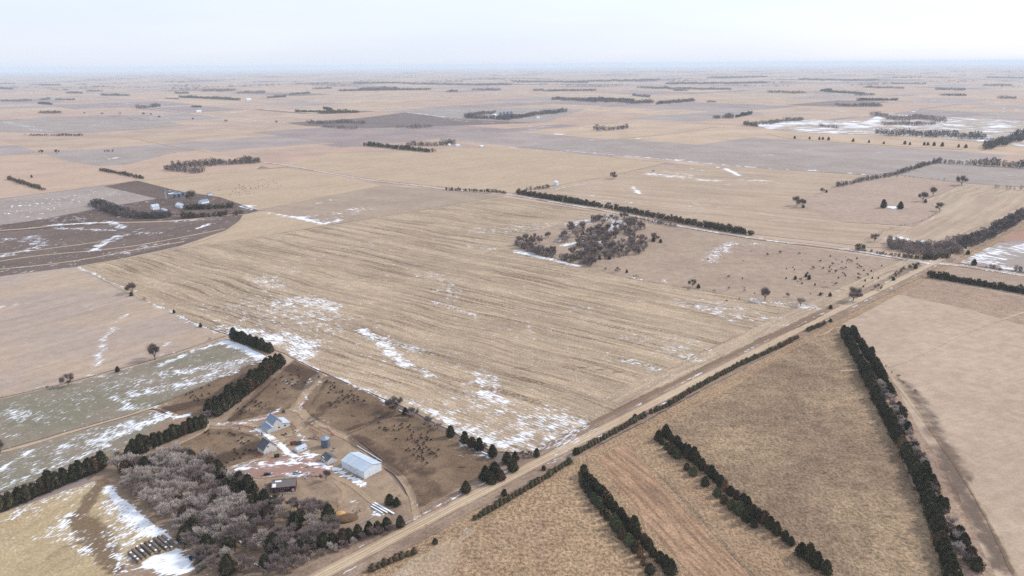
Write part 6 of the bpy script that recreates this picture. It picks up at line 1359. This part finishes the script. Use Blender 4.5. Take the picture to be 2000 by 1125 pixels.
# utility poles by the road
for k, (u, v, l) in enumerate([(833, 1052, 'utility pole at the driveway mouth'), (1500, 690, 'utility pole behind the far hedge'), (660, 1000, 'yard light pole below the machine shed')]):
    p = G(u, v); o = empty('utility_pole', (p[0], p[1], .1)); MB().tube((0, 0, -.5), (0, 0, 9.5), .16, .11, 7).build('pole', M['wood'], o); MB().box(-1.1, 1.1, -.07, .07, 8.7, 8.85).build('crossarm', M['wood'], o)
    for x in (-.95, 0.0, .95): MB().lathe([(.05, 0), (.08, .08), (.04, .2)], 6, c=(x, 0, 8.85 if x else 9.5)).build('insulator', M['galv'], o)
    tag(o, l, 'pole')
# pond between the two cedars
p = G(1743, 405); mp = MB().lathe([(11, .36), (10.5, .40)], 24); o = mp.build('frozen_pond', M['snow'], None, loc=(p[0], p[1], 0)); o.scale = (1.0, .8, 1); tag(o, 'small frozen snow-covered pond', kind='structure')

# ------------------------------------------------------------------ cattle
def cow_mesh(name, head_down, mat):
    sk = bpy.data.meshes.new('cow_skeleton')
    hz_ = .55 if head_down else 1.45
    Vc = [(-.75, 0, 1.12), (-.25, 0, 1.08), (.35, 0, 1.10), (.8, 0, 1.2), (1.1, 0, 1.2 if not head_down else .95), (1.32, 0, hz_), (1.62, 0, hz_ - .16),
          (-.78, .24, .8), (-.82, .25, .45), (-.8, .25, .03), (-.78, -.24, .8), (-.82, -.25, .45), (-.8, -.25, .03), (.62, .22, .72), (.60, .23, .42), (.62, .23, .03), (.62, -.22, .72), (.60, -.23, .42), (.62, -.23, .03), (-1.0, 0, 1.15), (-1.08, 0, .6)]
    Ed = [(0, 1), (1, 2), (2, 3), (3, 4), (4, 5), (5, 6), (0, 7), (7, 8), (8, 9), (0, 10), (10, 11), (11, 12), (2, 13), (13, 14), (14, 15), (2, 16), (16, 17), (17, 18), (0, 19), (19, 20)]
    Rd = [.36, .42, .40, .32, .22, .18, .11, .17, .10, .08, .17, .10, .08, .15, .09, .08, .15, .09, .08, .07, .05]
    sk.from_pydata(Vc, Ed, [])
    o = bpy.data.objects.new('cow_build', sk); COL.objects.link(o)
    md = o.modifiers.new('skin', 'SKIN')
    for i, r in enumerate(Rd): sk.skin_vertices[0].data[i].radius = (r * (.8 if i < 4 else 1), r)
    sk.skin_vertices[0].data[1].use_root = True
    o.modifiers.new('sub', 'SUBSURF').levels = 1
    dg = bpy.context.evaluated_depsgraph_get(); me = bpy.data.meshes.new_from_object(o.evaluated_get(dg)); me.name = name
    bpy.data.objects.remove(o); me.materials.clear(); me.materials.append(mat)
    me.polygons.foreach_set('use_smooth', np.ones(len(me.polygons), bool))
    return me
COWS = [cow_mesh('cow_standing', False, M['black_hide']), cow_mesh('cow_grazing', True, M['black_hide'])]
COWB = cow_mesh('cow_brown', True, M['brown_hide'])
def herd(n, spots, label, group, br=0.0, s0=0.92):
    placed = []
    for _ in range(n * 12):
        if len(placed) >= n: break
        u0, v0, su, sv = spots[rng.integers(len(spots))]; q = G(rng.normal(u0, su), rng.normal(v0, sv))
        if any(np.hypot(*(q - w)) < 2.2 for w in placed): continue
        placed.append(q); k = rng.random()
        me = COWB if k < br else COWS[int(rng.random() < .5)]
        o = link('cow', me, None, (q[0], q[1], .12 + gz(q)), rng.uniform(0, 6.28), (s0,) * 3); tag(o, label, 'cow', group)
herd(14, [(400, 762, 6, 5), (385, 778, 8, 6), (375, 772, 10, 5)], 'black cow in the narrow pen left of the cedar belt', 'cattle left of the cedar belt')
herd(34, [(490, 797, 14, 4), (500, 790, 12, 5), (475, 803, 10, 4), (568, 752, 8, 5), (555, 740, 10, 8), (585, 738, 10, 6)], 'black cow in the upper middle pen right of the cedar belt', 'cattle of the upper middle pen')
herd(40, [(660, 772, 13, 7), (675, 778, 12, 7), (645, 755, 6, 4), (660, 785, 12, 6), (690, 780, 10, 4)], 'black cow in the upper right pen below the stubble', 'cattle of the upper right pen')
herd(58, [(815, 875, 10, 8), (820, 862, 12, 6), (808, 880, 12, 6), (825, 895, 12, 6), (770, 836, 14, 5), (845, 880, 10, 8), (800, 850, 20, 10)], 'black cow in the large right pen beside the driveway', 'cattle of the right pen')
herd(30, [(385, 895, 10, 5), (465, 885, 10, 6), (450, 895, 12, 6), (445, 850, 20, 6), (410, 848, 10, 4), (478, 870, 8, 6)], 'black cow in the brown pen beside the old barn', 'cattle of the brown pen')
herd(60, [(530, 357, 16, 2.5), (485, 368, 14, 1.5), (460, 378, 16, 3), (510, 365, 26, 5)], 'distant dark cow grazing the tan stubble of the far left farm', 'cattle of the far left farm', .3)
herd(16, [(420, 416, 26, 1.5), (345, 419, 14, 1.5), (425, 413, 20, 1.5)], 'distant dark cow between the two cedar belts of the far left farm', 'cattle in the far left feedlot', .5)

# ------------------------------------------------------------------ haze
hz = MB().box(-76000, 76000, -76000, 76000, -75.0, 290.0)
hm = bpy.data.materials.new('haze_air'); hm.use_nodes = True
for n in list(hm.node_tree.nodes): hm.node_tree.nodes.remove(n)
ho = hm.node_tree.nodes.new('ShaderNodeOutputMaterial'); hv = hm.node_tree.nodes.new('ShaderNodeVolumePrincipled')
hv.inputs['Color'].default_value = (0.74, 0.87, 1.0, 1)
hv.inputs['Density'].default_value = 4.0e-5
hv.inputs['Anisotropy'].default_value = 0.0
hm.node_tree.links.new(hv.outputs[0], ho.inputs['Volume'])
hb = hz.build('haze', hm)
tag(hb, 'pale blue winter haze over the farmland', kind='stuff')
